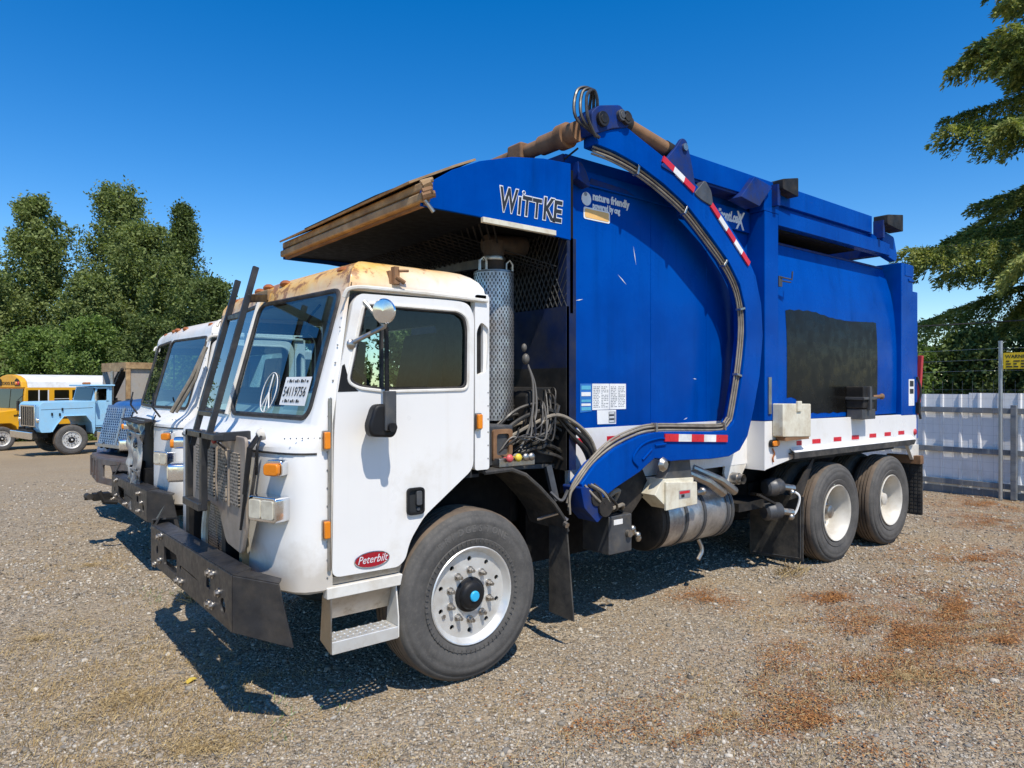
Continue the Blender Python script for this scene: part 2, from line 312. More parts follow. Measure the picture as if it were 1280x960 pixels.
c = k.mix(1., c, (1.06,.955,.79), 'MULTIPLY'); h1 = k.bump(k.math('SUBTRACT', 1., big), 1., .016); h2 = k.bump(k.math('SUBTRACT', 1., sm), .8, .007, h1); h3 = k.bump(k.noise(6,6,.7), .35, .05, h2)
k.end(c, .93, 0, h3, spec=.25)
nx, ny = len(gx), len(gy); V = np.stack([XX.ravel(), YY.ravel(), ZZ.ravel()], 1); ii = (np.arange(ny-1)[:,None]*nx+np.arange(nx-1)[None,:]).ravel(); Fq = np.stack([ii, ii+1, ii+nx+1, ii+nx], 1)
def npmesh(name, V, Fq, mat, parent=None, smooth=False, kind=None):
    me = bpy.data.meshes.new(name); n = len(V); m_, kk = Fq.shape
    me.vertices.add(n); me.vertices.foreach_set('co', np.ascontiguousarray(V, np.float32).ravel()); me.loops.add(m_*kk); me.loops.foreach_set('vertex_index', np.ascontiguousarray(Fq, np.int32).ravel())
    me.polygons.add(m_); me.polygons.foreach_set('loop_start', np.arange(m_, dtype=np.int32)*kk); me.update(calc_edges=True)
    if smooth: me.shade_smooth()
    me.materials.append(MAT[mat]); o = bpy.data.objects.new(name, me); COL.objects.link(o)
    if parent: o.parent = parent
    if kind: o['kind'] = kind
    return o
npmesh('ground', V, Fq, 'gravel', smooth=True, kind='structure')
# loose stones near the camera
k = N('stone'); gm = k.n('NewGeometry'); rp = gm.outputs['Random Per Island']; c = k.mix(k.ramp(rp,0,1), (.085,.073,.058), (.60,.54,.44)); c = k.mix(k.ramp(k.math('FRACT', k.math('MULTIPLY', rp, 7.3)), .70, 1., 0, .7), c, (.34,.24,.15)); c = k.mix(k.ramp(k.math('FRACT', k.math('MULTIPLY', rp, 13.7)), .82, 1., 0, .6), c, (.24,.245,.25)); c = k.mix(k.ramp(k.noise(90,4), .3, .7, 0, .25), c, (.40,.35,.27)); k.end(c, .9, spec=.3)
ph = (1+5**.5)/2; ICO = np.array([(-1,ph,0),(1,ph,0),(-1,-ph,0),(1,-ph,0),(0,-1,ph),(0,1,ph),(0,-1,-ph),(0,1,-ph),(ph,0,-1),(ph,0,1),(-ph,0,-1),(-ph,0,1)])/math.sqrt(1+ph*ph)
ICF = np.array([(0,11,5),(0,5,1),(0,1,7),(0,7,10),(0,10,11),(1,5,9),(5,11,4),(11,10,2),(10,7,6),(7,1,8),(3,9,4),(3,4,2),(3,2,6),(3,6,8),(3,8,9),(4,9,5),(2,4,11),(6,2,10),(8,6,7),(9,8,1)])
OCT = np.array([(1,0,0),(-1,0,0),(0,1,0),(0,-1,0),(0,0,1),(0,0,-1)],float); OCF = np.array([(0,2,4),(2,1,4),(1,3,4),(3,0,4),(2,0,5),(1,2,5),(3,1,5),(0,3,5)])
def stones(n, dmin, dmax, smin, smax, ICO=ICO, ICF=ICF):
    K = len(ICO)
    dd = dmin*(dmax/dmin)**rng.random(n); a = R(51.2)+rng.uniform(-R(42), R(40), n); x = -2.548+dd*np.cos(a)/1.0; y = -3.559+dd*np.sin(a)
    s = smin*(smax/smin)**(rng.random(n)**2.4); V0 = ICO[None]*(1+rng.uniform(-.30,.30,(n,K,1))); V0 = V0*np.stack([s*rng.uniform(.8,1.5,n), s*rng.uniform(.7,1.1,n), s*rng.uniform(.4,.8,n)], 1)[:,None,:]
    th = rng.uniform(0, 6.28, n); cs, sn = np.cos(th)[:,None], np.sin(th)[:,None]; Vr = np.stack([V0[...,0]*cs-V0[...,1]*sn, V0[...,0]*sn+V0[...,1]*cs, V0[...,2]], 2)
    Vr += np.stack([x, y, gz(x,y)+lump(x,y)-.008+s*.15], 1)[:,None,:]; return Vr.reshape(-1,3), (ICF[None]+K*np.arange(n)[:,None,None]).reshape(-1,3)
Va, Fa = stones(135000, 2.1, 9.5, .0040, .0135, OCT, OCF); Vb, Fb = stones(28000, 7.0, 18.0, .010, .026, OCT, OCF); Vc, Fc = stones(1800, 2.2, 9.0, .011, .026)
npmesh('gravel_stones', np.concatenate([Va,Vb,Vc]), np.concatenate([Fa,Fb+len(Va),Fc+len(Va)+len(Vb)]), 'stone', kind='stuff')
# dry grass
k = N('straw'); gm = k.n('NewGeometry'); c = k.mix(gm.outputs['Random Per Island'], (.24,.15,.055), (.56,.42,.20)); k.end(c, .8)
def blades(n_cl, boxes, hmin, hmax, per):
    Vs, n = [], 0
    for (x0,x1,y0,y1,w) in boxes:
        for _ in range(int(n_cl*w)):
            cx, cy = rng.normal((x0+x1)/2,(x1-x0)*.42), rng.normal((y0+y1)/2,(y1-y0)*.42); m_ = rng.integers(per//2, per); b = np.stack([cx+rng.normal(0,.05,m_), cy+rng.normal(0,.05,m_)], 1); L = rng.uniform(hmin,hmax,m_); az = rng.uniform(0,6.28,m_); ln = rng.uniform(.3,1.3,m_); wd = rng.uniform(.0009,.0022,m_)
            z0 = gz(b[:,0],b[:,1])+lump(b[:,0],b[:,1])-.008; dx, dy = np.cos(az)*np.sin(ln)*L, np.sin(az)*np.sin(ln)*L; px, py = -np.sin(az)*wd, np.cos(az)*wd; hz = np.cos(ln)*L+.004
            Vs.append(np.stack([np.stack([b[:,0]-px,b[:,1]-py,z0],1), np.stack([b[:,0]+px,b[:,1]+py,z0],1), np.stack([b[:,0]+dx*.6+px*.7,b[:,1]+dy*.6+py*.7,z0+hz*.75],1), np.stack([b[:,0]+dx,b[:,1]+dy,z0+hz],1)], 1))
    A = np.concatenate(Vs).reshape(-1,3); return A, np.arange(len(A)).reshape(-1,4)
A, Q = blades(100, [(-2.3,-1.4,.4,2.2,3.2),(-2.4,-1.2,-.9,.8,2.0),(.4,1.6,-1.9,-1.1,1.2),(1.6,2.6,-2.0,-1.2,1.2),(2.4,4.6,-2.2,-1.0,2.0),(-1.6,.2,-1.3,-.5,.8),(-2.2,-.9,2.5,7.0,1.2),(4.5,9.5,-2.0,.2,1.2),(7.5,10.8,-1.5,2.5,1.0)], .010, .046, 24)
npmesh('dry_grass', A, Q, 'straw', kind='stuff')
k = N('litter'); gm = k.n('NewGeometry'); c = k.mix(gm.outputs['Random Per Island'], (.13,.045,.014), (.46,.21,.06)); k.end(c, .85)
def flakes(n, spots, smin, smax, asp):
    sp = np.array(spots); w = sp[:,3]/sp[:,3].sum(); i = rng.choice(len(sp), n, p=w); rr = np.abs(rng.normal(0,.85,n))*sp[i,2]; aa = rng.uniform(0,6.28,n); x = sp[i,0]+rr*np.cos(aa)*1.25; y = sp[i,1]+rr*np.sin(aa)*.75
    cl_ = np.sin(x*3.1+1.7*np.sin(y*4.1+.7*x))*np.sin(y*5.7+1.3*np.sin(x*2.3))+.6*np.sin(x*9.1+2*np.sin(y*7.7))*np.sin(y*11.3+x*4.1); keep = rng.random(n) < np.clip(.22+.8*cl_, .03, 1); x, y = x[keep], y[keep]; n = len(x); s_ = rng.uniform(smin,smax,n)[:,None]; th = rng.uniform(0,6.28,n); t = np.stack([np.cos(th),np.sin(th),rng.uniform(-.35,.35,n)],1)*s_; b = np.stack([-np.sin(th),np.cos(th),rng.uniform(-.4,.4,n)],1)*s_*asp
    c = np.stack([x,y,gz(x,y)+lump(x,y)+.002+rng.uniform(0,.011,n)],1); return np.stack([c-t,c+b,c+t,c-b],1).reshape(-1,3), np.arange(4*n).reshape(-1,4)
RS = [(4.0,-1.4,1.1,2.),(3.0,-1.35,.8,1.6),(2.0,-1.4,.75,1.5),(1.2,-1.6,.9,.8),(.55,-1.3,.7,.5),(.14,-.8,.7,.3),(3.4,-1.9,1.1,1.6),(6.0,-.9,1.0,1.6),(3.5,-.6,.35,.4),(2.6,.1,.3,.3),(8.6,-.4,1.2,1.4),(10.0,.3,.9,1.0)]
A, Q = flakes(95000, RS, .005, .014, .38); npmesh('needle_litter', A, Q, 'litter', kind='stuff')
A, Q = flakes(70000, [(-1.9,1.2,.8,2.6),(-1.7,.2,.7,2.),(-1.6,-.4,.7,1.2),(-2.1,2.6,.9,1.2),(-1.5,4.8,1.2,1.2),(-.9,-.9,.6,.8),(2.2,-1.7,.9,1.2),(3.6,-1.7,.9,1.),(.9,-1.3,.6,.8),(7.5,-.6,1.3,1.)], .008, .024, .10); npmesh('straw_litter', A, Q, 'straw', kind='stuff')
k = N('weed'); k.end((.10,.20,.045), .7); A, Q = blades(14, [(-1.5,-.95,.15,.5,.5),(-1.35,-.9,3.0,3.4,.5)], .02, .05, 14); npmesh('green_weeds', A, Q, 'weed', kind='stuff')
A, Q = blades(20, [(-.98,-.86,2.72,2.95,.5),(3.7,4.0,-.06,.06,.3)], .06, .16, 22); npmesh('tall_dry_grass', A, Q, 'straw', kind='stuff')
plain('sign_yellow_dull', (.55,.40,.06), .6)
for (x, y, s, mt, lab, cat) in ((-1.41,1.10,.032,'sign_yellow_dull','small torn yellow scrap on the gravel beside the bumper shadow','scrap'),(1.70,-2.62,.06,'rust_tan','curled orange brown leaf on gravel near the bottom edge','leaf'),(-1.95,-.30,.035,'rust_tan','small tan fallen leaf on the gravel at lower left','leaf')):
    q = M(); pts = [(x+s*a*1.2, y+s*b, .012+.012*math.sin(3*a+b)) for a, b in ((-1,-.2),(-.5,-.6),(.3,-.55),(1,-.1),(.7,.5),(0,.6),(-.7,.4))]; q.add(pts+[(p[0],p[1],p[2]-.004) for p in pts], [tuple(range(7)), tuple(range(13,6,-1))]+[(i,(i+1)%7,(i+1)%7+7,i+7) for i in range(7)]); tag(q.build('paper_scrap' if cat == 'scrap' else 'fallen_leaf', mt), lab, cat)
# ------------------------------------------------------------------ foliage
def leafmat(name, a, b, trans=.35):
    k = N(name); gm = k.n('NewGeometry'); rp = gm.outputs['Random Per Island']; c = k.mix(k.ramp(k.math('ADD', k.math('MULTIPLY', rp, .6), k.math('MULTIPLY', k.noise(.35,3), .6)), .25, .85), a, b)
    d = k.n('BsdfDiffuse'); k.set(d.inputs[0], c); t = k.n('BsdfTranslucent'); k.set(t.inputs[0], k.mix(1., c, (1.25,1.35,.6), 'MULTIPLY')); g = k.n('BsdfGlossy'); k.set(g.inputs['Roughness'], .6); k.set(g.inputs['Color'], (.4,.45,.3)); m1 = k.n('MixShader'); k.set(m1.inputs[0], trans); m2 = k.n('MixShader'); k.set(m2.inputs[0], .05)
    k.t.links.new(d.outputs[0], m1.inputs[1]); k.t.links.new(t.outputs[0], m1.inputs[2]); k.t.links.new(m1.outputs[0], m2.inputs[1]); k.t.links.new(g.outputs[0], m2.inputs[2]); k.t.links.new(m2.outputs[0], k.out.inputs[0])
leafmat('leaf_poplar', (.060,.090,.030), (.27,.32,.11)); leafmat('leaf_dark', (.035,.058,.020), (.17,.22,.07)); leafmat('leaf_bright', (.055,.098,.022), (.23,.32,.085)); leafmat('needles', (.045,.072,.024), (.22,.27,.08), .35); leafmat('needles_tip', (.17,.21,.055), (.42,.42,.14), .35)
surf('bark', (.16,.13,.10), .9, var=.4, vs=5, bump=.5, bs=18)
def leaf_quads(C, s, up=.35):
    n = len(C); nrm = rng.normal(0,1,(n,3)); nrm[:,2] += up; nrm /= np.linalg.norm(nrm,axis=1,keepdims=True); t = np.cross(nrm, rng.normal(0,1,(n,3))); t /= np.linalg.norm(t,axis=1,keepdims=True)+1e-9; b = np.cross(nrm, t); s = s[:,None]
    return np.stack([C-t*s, C+b*s*.55, C+t*s, C-b*s*.55], 1).reshape(-1,3), np.arange(4*n).reshape(-1,4)
def tree(name, label, loc, h, prof, ncl, lpc, ls, mat, clr=.09, group=None, trunk_r=.22, limbs=14, squash=.75):
    """trunk with rising limbs; leaves hang in tufts along every limb, so the outline stays ragged and sky shows between limbs"""
    z0 = float(gz(loc[0], loc[1])); t = thing(name, label, 'tree' if h > 5 else 'bush', (loc[0],loc[1],z0), 0, group)
    hs = np.array([p[0] for p in prof]); rs = np.array([p[1] for p in prof]); m = M(); out = []
    lean = rng.normal(0,.02,2)*h; tp = [(lean[0]*f*f+rng.normal(0,.04), lean[1]*f*f+rng.normal(0,.04), h*f*.97) for f in np.linspace(0,1,7)]; tp[0] = (0,0,-.1)
    m.tube(tp, [trunk_r*(1-.92*f) for f in np.linspace(0,1,7)], 7)
    rise = .35+.45*squash
    for i in range(ncl):
        f1 = hs[0]+(hs[-1]-hs[0])*rng.random()**.9; r_ = np.interp(f1,hs,rs)*(rng.uniform(.35,1.0)**.6)*rng.uniform(.78,1.22); a = rng.uniform(0,6.28); e = np.array([math.cos(a), math.sin(a), 0]); zt = h*f1; zb = max(.05*h, zt-r_*rise*rng.uniform(.7,1.3))
        ax = np.array([lean[0]*f1*f1, lean[1]*f1*f1, 0]); p0 = ax*.8+np.array([0,0,zb]); p2 = ax+e*r_+np.array([0,0,zt]); p1 = ax*.9+e*r_*.62+np.array([0,0,zb+(zt-zb)*.42])
        if i < limbs*3: m.tube([tuple(p0), tuple(p1), tuple(p2)], [trunk_r*.22*(1.1-f1*.8), trunk_r*.13, .012], 4)
        n = int(lpc*rng.uniform(.5,1.4)); u = rng.uniform(.25,1.06,n)**.8; w = clr*h*(.35+.75*np.sin(np.clip(u,0,1)*math.pi*.86))*rng.uniform(.55,1.1)
        q = np.outer((1-u)**2,p0)+np.outer(2*u*(1-u),p1)+np.outer(u*u,p2); q += rng.normal(0,.5,(n,3))*w[:,None]*np.array([1,1,.8]); out.append(q)
    m.build('trunk', 'bark', t); Cc = np.concatenate(out); V, Q = leaf_quads(Cc, ls*rng.uniform(.55,1.35,len(Cc))); npmesh('crown', V, Q, mat, t); return t
GT = 'trees behind the parked vehicles'
tree('poplar_tree', 'tall green poplar at far left with a narrow crown, behind the school bus', (1.8,57), 17.4, [(.12,3.2),(.35,3.6),(.55,3.1),(.75,2.6),(.9,1.9),(.99,.6)], 260, 210, .115, 'leaf_poplar', .040, GT, squash=1.5)
tree('poplar_tree', 'tallest airy poplar in the left tree group with see-through top', (7.3,56), 19.4, [(.15,3.2),(.4,3.9),(.65,3.2),(.85,2.3),(.97,1.0)], 260, 200, .112, 'leaf_poplar', .038, GT, squash=1.5)
tree('poplar_tree', 'pointed dark tree right of the tallest poplar', (11.2,56), 18.0, [(.15,3.6),(.4,3.4),(.65,2.2),(.85,1.2),(.99,.25)], 260, 190, .112, 'leaf_dark', .038, GT, squash=1.6)
tree('leafy_tree', 'dense dark round tree above the second white cab', (9.9,41), 9.8, [(.06,2.4),(.3,3.4),(.6,3.2),(.85,2.0),(.97,.7)], 210, 200, .10, 'leaf_dark', .062, GT)
tree('leafy_tree', 'low dark tree hidden mostly by the white cab roof at right of group', (12.2,42.5), 8.6, [(.06,2.4),(.3,3.3),(.6,3.0),(.85,1.8),(.97,.6)], 170, 130, .14, 'leaf_dark', .062, GT)
tree('leafy_tree', 'broad green tree at the left picture edge behind the bus', (-1.6,53), 12.2, [(.06,3.0),(.35,4.0),(.65,3.3),(.9,1.8)], 220, 200, .112, 'leaf_poplar', .055, GT, squash=1.1)
tree('leafy_tree', 'mid height bushy green tree between the two tall poplars', (4.3,48.5), 10.8, [(.05,3.4),(.3,4.0),(.6,3.2),(.85,1.8),(.97,.7)], 220, 200, .11, 'leaf_poplar', .055, GT, squash=1.1)
tree('leafy_tree', 'olive green full tree in front of the tallest poplar', (7.6,50), 15.0, [(.05,3.2),(.3,3.7),(.6,3.4),(.85,2.2),(.97,.8)], 250, 210, .112, 'leaf_poplar', .050, GT, squash=1.2)
for i_, (x_, y_, h_) in enumerate(((17,40,8),(22,38,8.5))): tree('leafy_tree', ('leafy tree glimpsed through the windshield of the rusty roofed cab','leafy tree glimpsed through the near door window of the rusty roofed cab')[i_], (x_,y_), h_, [(.06,2.6),(.3,3.4),(.6,3.0),(.85,1.8),(.97,.6)], 90, 110, .18, 'leaf_dark', .085, GT)
tree('round_bush', 'bright green bush right behind the school bus roof', (1.0,44.5), 6.6, [(.02,2.6),(.4,3.0),(.75,2.3),(.97,.9)], 180, 190, .09, 'leaf_bright', .085, 'bushes behind the parked vehicles', .12)
tree('round_bush', 'bright green bush behind the light blue truck', (3.4,42), 7.0, [(.02,2.8),(.4,3.1),(.75,2.2),(.97,.8)], 180, 190, .09, 'leaf_bright', .085, 'bushes behind the parked vehicles', .12)
tree('round_bush', 'dark bush behind the rusty dump body', (6.3,40), 7.0, [(.02,2.8),(.4,3.0),(.75,2.1),(.97,.8)], 180, 190, .09, 'leaf_dark', .085, 'bushes behind the parked vehicles', .12)
tree('round_bush', 'green bush at the left edge behind the bus hood', (-1.9,45.5), 6.6, [(.02,2.8),(.4,3.0),(.75,2.1),(.97,.8)], 170, 190, .09, 'leaf_poplar', .085, 'bushes behind the parked vehicles', .12)
tree('round_bush', 'small pale green bush just left of the second cab windshield', (4.6,25.5), 4.3, [(.02,1.2),(.4,1.4),(.75,.9),(.97,.3)], 60, 150, .09, 'leaf_bright', .13, 'bushes behind the parked vehicles', .07)
GB = 'shrubs behind the metal fence'
for (x,y,h,mt,lab) in ((14.2,3.1,3.1,'leaf_bright','light green shrub over the fence beside the truck tail'),(14.8,1.9,3.2,'leaf_dark','dark shrub over the fence under the conifer'),(15.2,.6,3.1,'leaf_dark','shaded shrub over the fence behind the yellow sign'),(14.0,-1.0,2.9,'leaf_bright','light green shrub over the fence at the right edge')):
    tree('shrub', lab, (x,y), h, [(.05,.8),(.4,1.0),(.75,.8),(.97,.35)], 110, 190, .05, mt, .13, GB, .06, 8)
def conifer(label, loc, h, r0):
    t = thing('fir_tree', label, 'tree', (loc[0],loc[1],0)); m = M(); m.tube([(0,0,-.1),(.1,0,h*.4),(.05,.1,h*.75),(0,0,h)], [.30,.22,.12,.02], 9); m.build('trunk', 'bark', t); br = M(); N1, N2 = [], []
    z = 2.3
    while z < h-.3:
        f = z/h; nb = 5
        for i in range(nb):
            a = rng.uniform(0,6.28); L = r0*(1-f)**.72*rng.uniform(.55,1.18)+.2; dr = rng.uniform(-.12,.12); e = np.array([math.cos(a), math.sin(a), 0]); p = []
            for s in np.linspace(0,1,7): p.append(np.array([0,0,z])+e*L*s+np.array([0,0,L*(dr*s-.30*s*s+.16*s**3)]))
            br.tube([tuple(q) for q in p], [.045*(1-.9*s)*(1.2-f) for s in np.linspace(0,1,7)], 5)
            for s in np.linspace(.14,1.0,int(9+L*7.5)):
                k_ = min(5,int(s*6)); g = s*6-k_; c = p[k_]*(1-g)+p[k_+1]*g; tang = p[k_+1]-p[k_]; tang /= np.linalg.norm(tang)
                for sd in (-1,1):
                    if rng.random() < .12: continue
                    side = np.cross(tang,[0,0,1])*sd; l2 = L*.24*(1.08-s*.75)*rng.uniform(.6,1.25)+.12; q0 = c; ns = int(30+l2*95); u = rng.random(ns)**.8; pts = q0+np.outer(u*l2, side*.8+tang*.55)+np.outer(u*u*l2, [0,0,-.9])+rng.normal(0,.016+.02*l2,(ns,3)); (N2 if rng.random() < .20+.35*s else N1).append((pts, side*.8+tang*.6+np.array([0,0,-.35])))
        z += rng.uniform(.55,.85)
    br.build('branches', 'bark', t, kind='stuff')
    for nm, A, mt in (('needles',N1,'needles'),('needle_tips',N2,'needles_tip')):
        Cn = np.concatenate([a[0] for a in A]); D = np.concatenate([np.repeat(a[1][None],len(a[0]),0) for a in A]); n = len(Cn); D = D/np.linalg.norm(D,axis=1,keepdims=True)+rng.normal(0,.45,(n,3)); D /= np.linalg.norm(D,axis=1,keepdims=True); S_ = np.cross(D, rng.normal(0,1,(n,3))); S_ /= np.linalg.norm(S_,axis=1,keepdims=True); l = rng.uniform(.06,.145,n)[:,None]; w = l*.17
        npmesh(nm, np.stack([Cn-S_*w*.6, Cn+D*l*.5-S_*w, Cn+D*l, Cn+D*l*.5+S_*w, ],1).reshape(-1,3), np.arange(4*n).reshape(-1,4), mt, t)
rng = np.random.default_rng(21)
conifer('large drooping fir tree behind the metal fence at the right edge', (17.1,.7), 14.5, 5.4)
# ------------------------------------------------------------------ fence of ribbed white sheets
surf('fence_sheet', (.87,.865,.85), .42, var=.04, vs=2, dirt=(.45,.42,.36), da=.22, ds=2, streak=.12); surf('fence_rail', (.17,.19,.21), .6, var=.3, vs=4, dirt=(.28,.25,.2), da=.4, ds=5); surf('galv', (.46,.47,.47), .42, .8, var=.2, vs=9, dirt=(.3,.27,.22), da=.4, ds=9)
FN = thing('metal_fence', 'white ribbed metal sheet fence with grey rails behind the truck', 'fence', (11.0,0,0))
for i in range(16):
    y0 = -7.0+i*.86; pr = []
    for j in range(3):
        b = y0+j*.2866; pr += [(0,b),(0,b+.10),(-.022,b+.118),(-.022,b+.15),(0,b+.168)]
    pr.append((0,y0+.8606)); q = M(); x1 = .03*(i%2)*.12
    for (a0,b0),(a1,b1) in zip(pr[:-1],pr[1:]): q.add([(a0+x1,b0,.10),(a1+x1,b1,.10),(a1+x1,b1,1.72+.012*(i%3)),(a0+x1,b0,1.72+.012*(i%3))],[(0,1,2,3)])
    q.build('sheet', 'fence_sheet', FN, recalc=False, smooth=False)
for z in (.20,.76,1.45):
    for k_ in range(4): q = M(); q.box(-.075,-.026,-7.0+k_*3.44,-7.0+(k_+1)*3.44-.01,z-.045,z+.045); q.build('rail', 'fence_rail', FN, bevel=.004)
q = M(); q.box(-.02,.0,-7,6.7,-.02,.11); q.build('kick_board', 'fence_rail', FN)
for k_ in range(5): q = M(); q.box(-.16,-.078,.02-6.8+k_*3.4,.10-6.8+k_*3.4,0,1.55); q.build('post', 'fence_rail', FN, bevel=.005)
CL = thing('wire_fence', 'thin wire fence with galvanised posts standing in front of the metal sheets', 'fence', (10.72,0,0))
for y in (-6.0,-2.9,.20,3.3): q = M(); q.cyl((0,y,0),(0,y,2.58),.030,n=12); q.cyl((0,y,2.58),(0,y,2.60),.034,n=12); q.build('post', 'galv', CL)
q = M()
for z in np.arange(.15,1.95,.15): q.tube([(.0,-6,z),(.0,3.3,z)],.0016,4)
for y in np.arange(-6,3.31,.15): q.tube([(.0,y,.05),(.0,y,1.95)],.0014,4)
q.build('wire_mesh', 'galv', CL, kind='stuff')
for z in (2.12,2.30,2.48): q = M(); q.tube(spline([(0,y,z-.02*(i%2)) for i, y in enumerate(np.arange(-6,3.4,1.55))],4),.0028,4); q.build('top_wire', 'galv', CL)
SG = thing('warning_sign', 'small yellow warning sign with black print on the wire fence post', 'sign', (10.68,-.05,0)); plain('sign_yellow', (.80,.55,.02), .4)
q = M(); q.box(-.012,0,-.42,.20,2.14,2.40); bo = q.build('board', 'sign_yellow', SG, bevel=.002); text('WARNING', .075, (-.0135,.17,2.315), (0,-1,0), (0,0,1), 'ink', SG, ext=.0008, off=.001); q = M()
for i in range(3):
    for j in range(5): q.box(-.0150,-.0125,.16-.10*j-.085+.02*((i+j)%3),.16-.10*j,2.165+.045*i,2.185+.045*i)
q.build('sign_print', 'ink', SG, smooth=False, kind='stuff')
UW = M(); 
for z, s in ((3.15,.0),): UW.tube(spline([(12.6,-14,z+.1),(12.7,-4,z-.05),(12.8,4,z-.05),(12.6,16,z+.15)],6),.012,5)
tag(UW.build('overhead_cable', 'seal'), 'dark overhead cable stretched across behind the fence', 'cable')
# ------------------------------------------------------------------ wheels (built around the origin, axle along Y, outer face at y=0, thing-side at +y)
def annulus(mb, c, y0, y1, ro, ri, holes, n=48):
    return mb.prism(circ(c[0],c[2],ro,n), 'xz', c[1]+y0, c[1]+y1, [circ(c[0],c[2],ri,32)] + holes)
def tyre_mesh(mb_side, mb_tread, c, r, w, rb=.302, n=56):
    d = r-rb
    s1 = [(rb-.005,.035),(rb,.016),(rb+.02,.006),(rb+d*.22,.0),(rb+d*.24,.006),(rb+d*.27,.004),(rb+d*.40,-.006),(rb+d*.55,-.008),(rb+d*.60,-.002),(rb+d*.64,-.006),(rb+d*.78,.002),(rb+d*.80,.010),(rb+d*.84,.010),(rb+d*.92,.022),(r-.012,.040)]
    s2 = [(q, w-t) for q, t in s1][::-1]
    t = [(r-.012,.040),(r-.004,.05)]
    g = 4
    for i in range(g):
        y = .05+(w-.10)*(i+1)/(g+1); t += [(r,y-.008),(r-.014,y-.006),(r-.014,y+.006),(r,y+.008)]
    t += [(r-.004,w-.05),(r-.012,w-.040)]
    mb_side.lathe(s1, c, (0,1,0), n); mb_side.lathe(s2, c, (0,1,0), n); mb_tread.lathe(t, c, (0,1,0), n)
def sidewall_ribs(parent, c, r0, r1, k, y):
    m = M()
    for i in range(k):
        a = 2*math.pi*i/k; e = Vector((math.cos(a),0,math.sin(a))); t = Vector((-math.sin(a),0,math.cos(a)))
        m.obox(Vector(c)+e*(r0+r1)/2+Vector((0,y,0)), e*(r1-r0)/2, t*.0035, Vector((0,.003,0)))
    return m.build('sidewall_ribs', 'tyre', parent, smooth=False)
def front_wheel(truck, c, r, w, sgn=1, cap='cyan_cap', hero=True, lug=10):
    P = lambda y: (c[0], c[1]+y*sgn, c[2])
    a, b = M(), M(); tyre_mesh(a, b, (c[0], c[1], c[2]), r, w, n=64 if hero else 32)
    if sgn < 0:
        for m in (a, b): m.v = [(x, 2*c[1]-y, z) for x, y, z in m.v]
    ty = a.build('tyre', 'tyre', truck, ang=60); b.build('tread', 'tyre_tread', ty, ang=50)
    if hero:
        sidewall_ribs(ty, c, .338, .358, 62, -.001)['kind'] = 'stuff'
        for i, ch in enumerate('BRIDGESTONE'):
            a = R(126-7.2*i); e = Vector((math.cos(a),0,math.sin(a))); tg = Vector((math.sin(a),0,-math.cos(a))); text(ch, .058, Vector(c)+e*.408+Vector((0,-.0065,0))-tg*.016, tg, e, 'tyre_letter', ty, name='sidewall_letter', ext=.0022, off=.001)
    rm = M(); rm.lathe([(.300,.045),(.308,.020),(.312,.006),(.306,.0),(.298,.004),(.291,.016),(.280,.032),(.272,.045)], c, (0,sgn,0), 48)
    rm.lathe([(.272,.045),(.268,.06),(.268,.20)], c, (0,sgn,0), 48)
    holes = [circ(c[0]+.228*math.cos(2*math.pi*(i+.5)/10), c[2]+.228*math.sin(2*math.pi*(i+.5)/10), .0165, 12) for i in range(10)]
    annulus(rm, c, .045*sgn, .060*sgn, .2725, .085, holes); rim = rm.build('rim', 'alloy', truck, ang=30)
    bk = M(); bk.lathe([(.252,.18),(.01,.18)], c, (0,sgn,0), 24); bk.build('brake_drum', 'black_dusty', rim)
    for i in range(lug):
        t = 2*math.pi*(i+.5)/lug; p = Vector((c[0]+.158*math.cos(t), c[1]-.015*sgn, c[2]+.158*math.sin(t))); q = Vector((0,sgn,0))
        m = M(); m.cyl(p+q*.062, p+q*.052, .024, n=12); m.cyl(p+q*.055, p+q*.025, .0165, n=6); m.cyl(p+q*.03, p+q*.008, .0125, .011, n=10); m.build('lug_nut', 'steel', rim)
    h = M(); h.lathe([(.112,.046),(.108,.030),(.092,.024),(.088,.008),(.080,-.004),(.062,-.010),(.001,-.011)], c, (0,sgn,0), 32); hb = h.build('hub', 'black_paint', truck, ang=40)
    h = M(); h.lathe([(.034,-.009),(.034,-.018),(.028,-.023),(.001,-.024)], c, (0,sgn,0), 20); h.build('hub_cap', cap, hb)
    h = M(); h.cyl((c[0]-.20,c[1]+.046*sgn,c[2]-.10), (c[0]-.20,c[1]+.032*sgn,c[2]-.10), .012, n=10); h.build('valve_stem', 'steel', rim)
    return ty
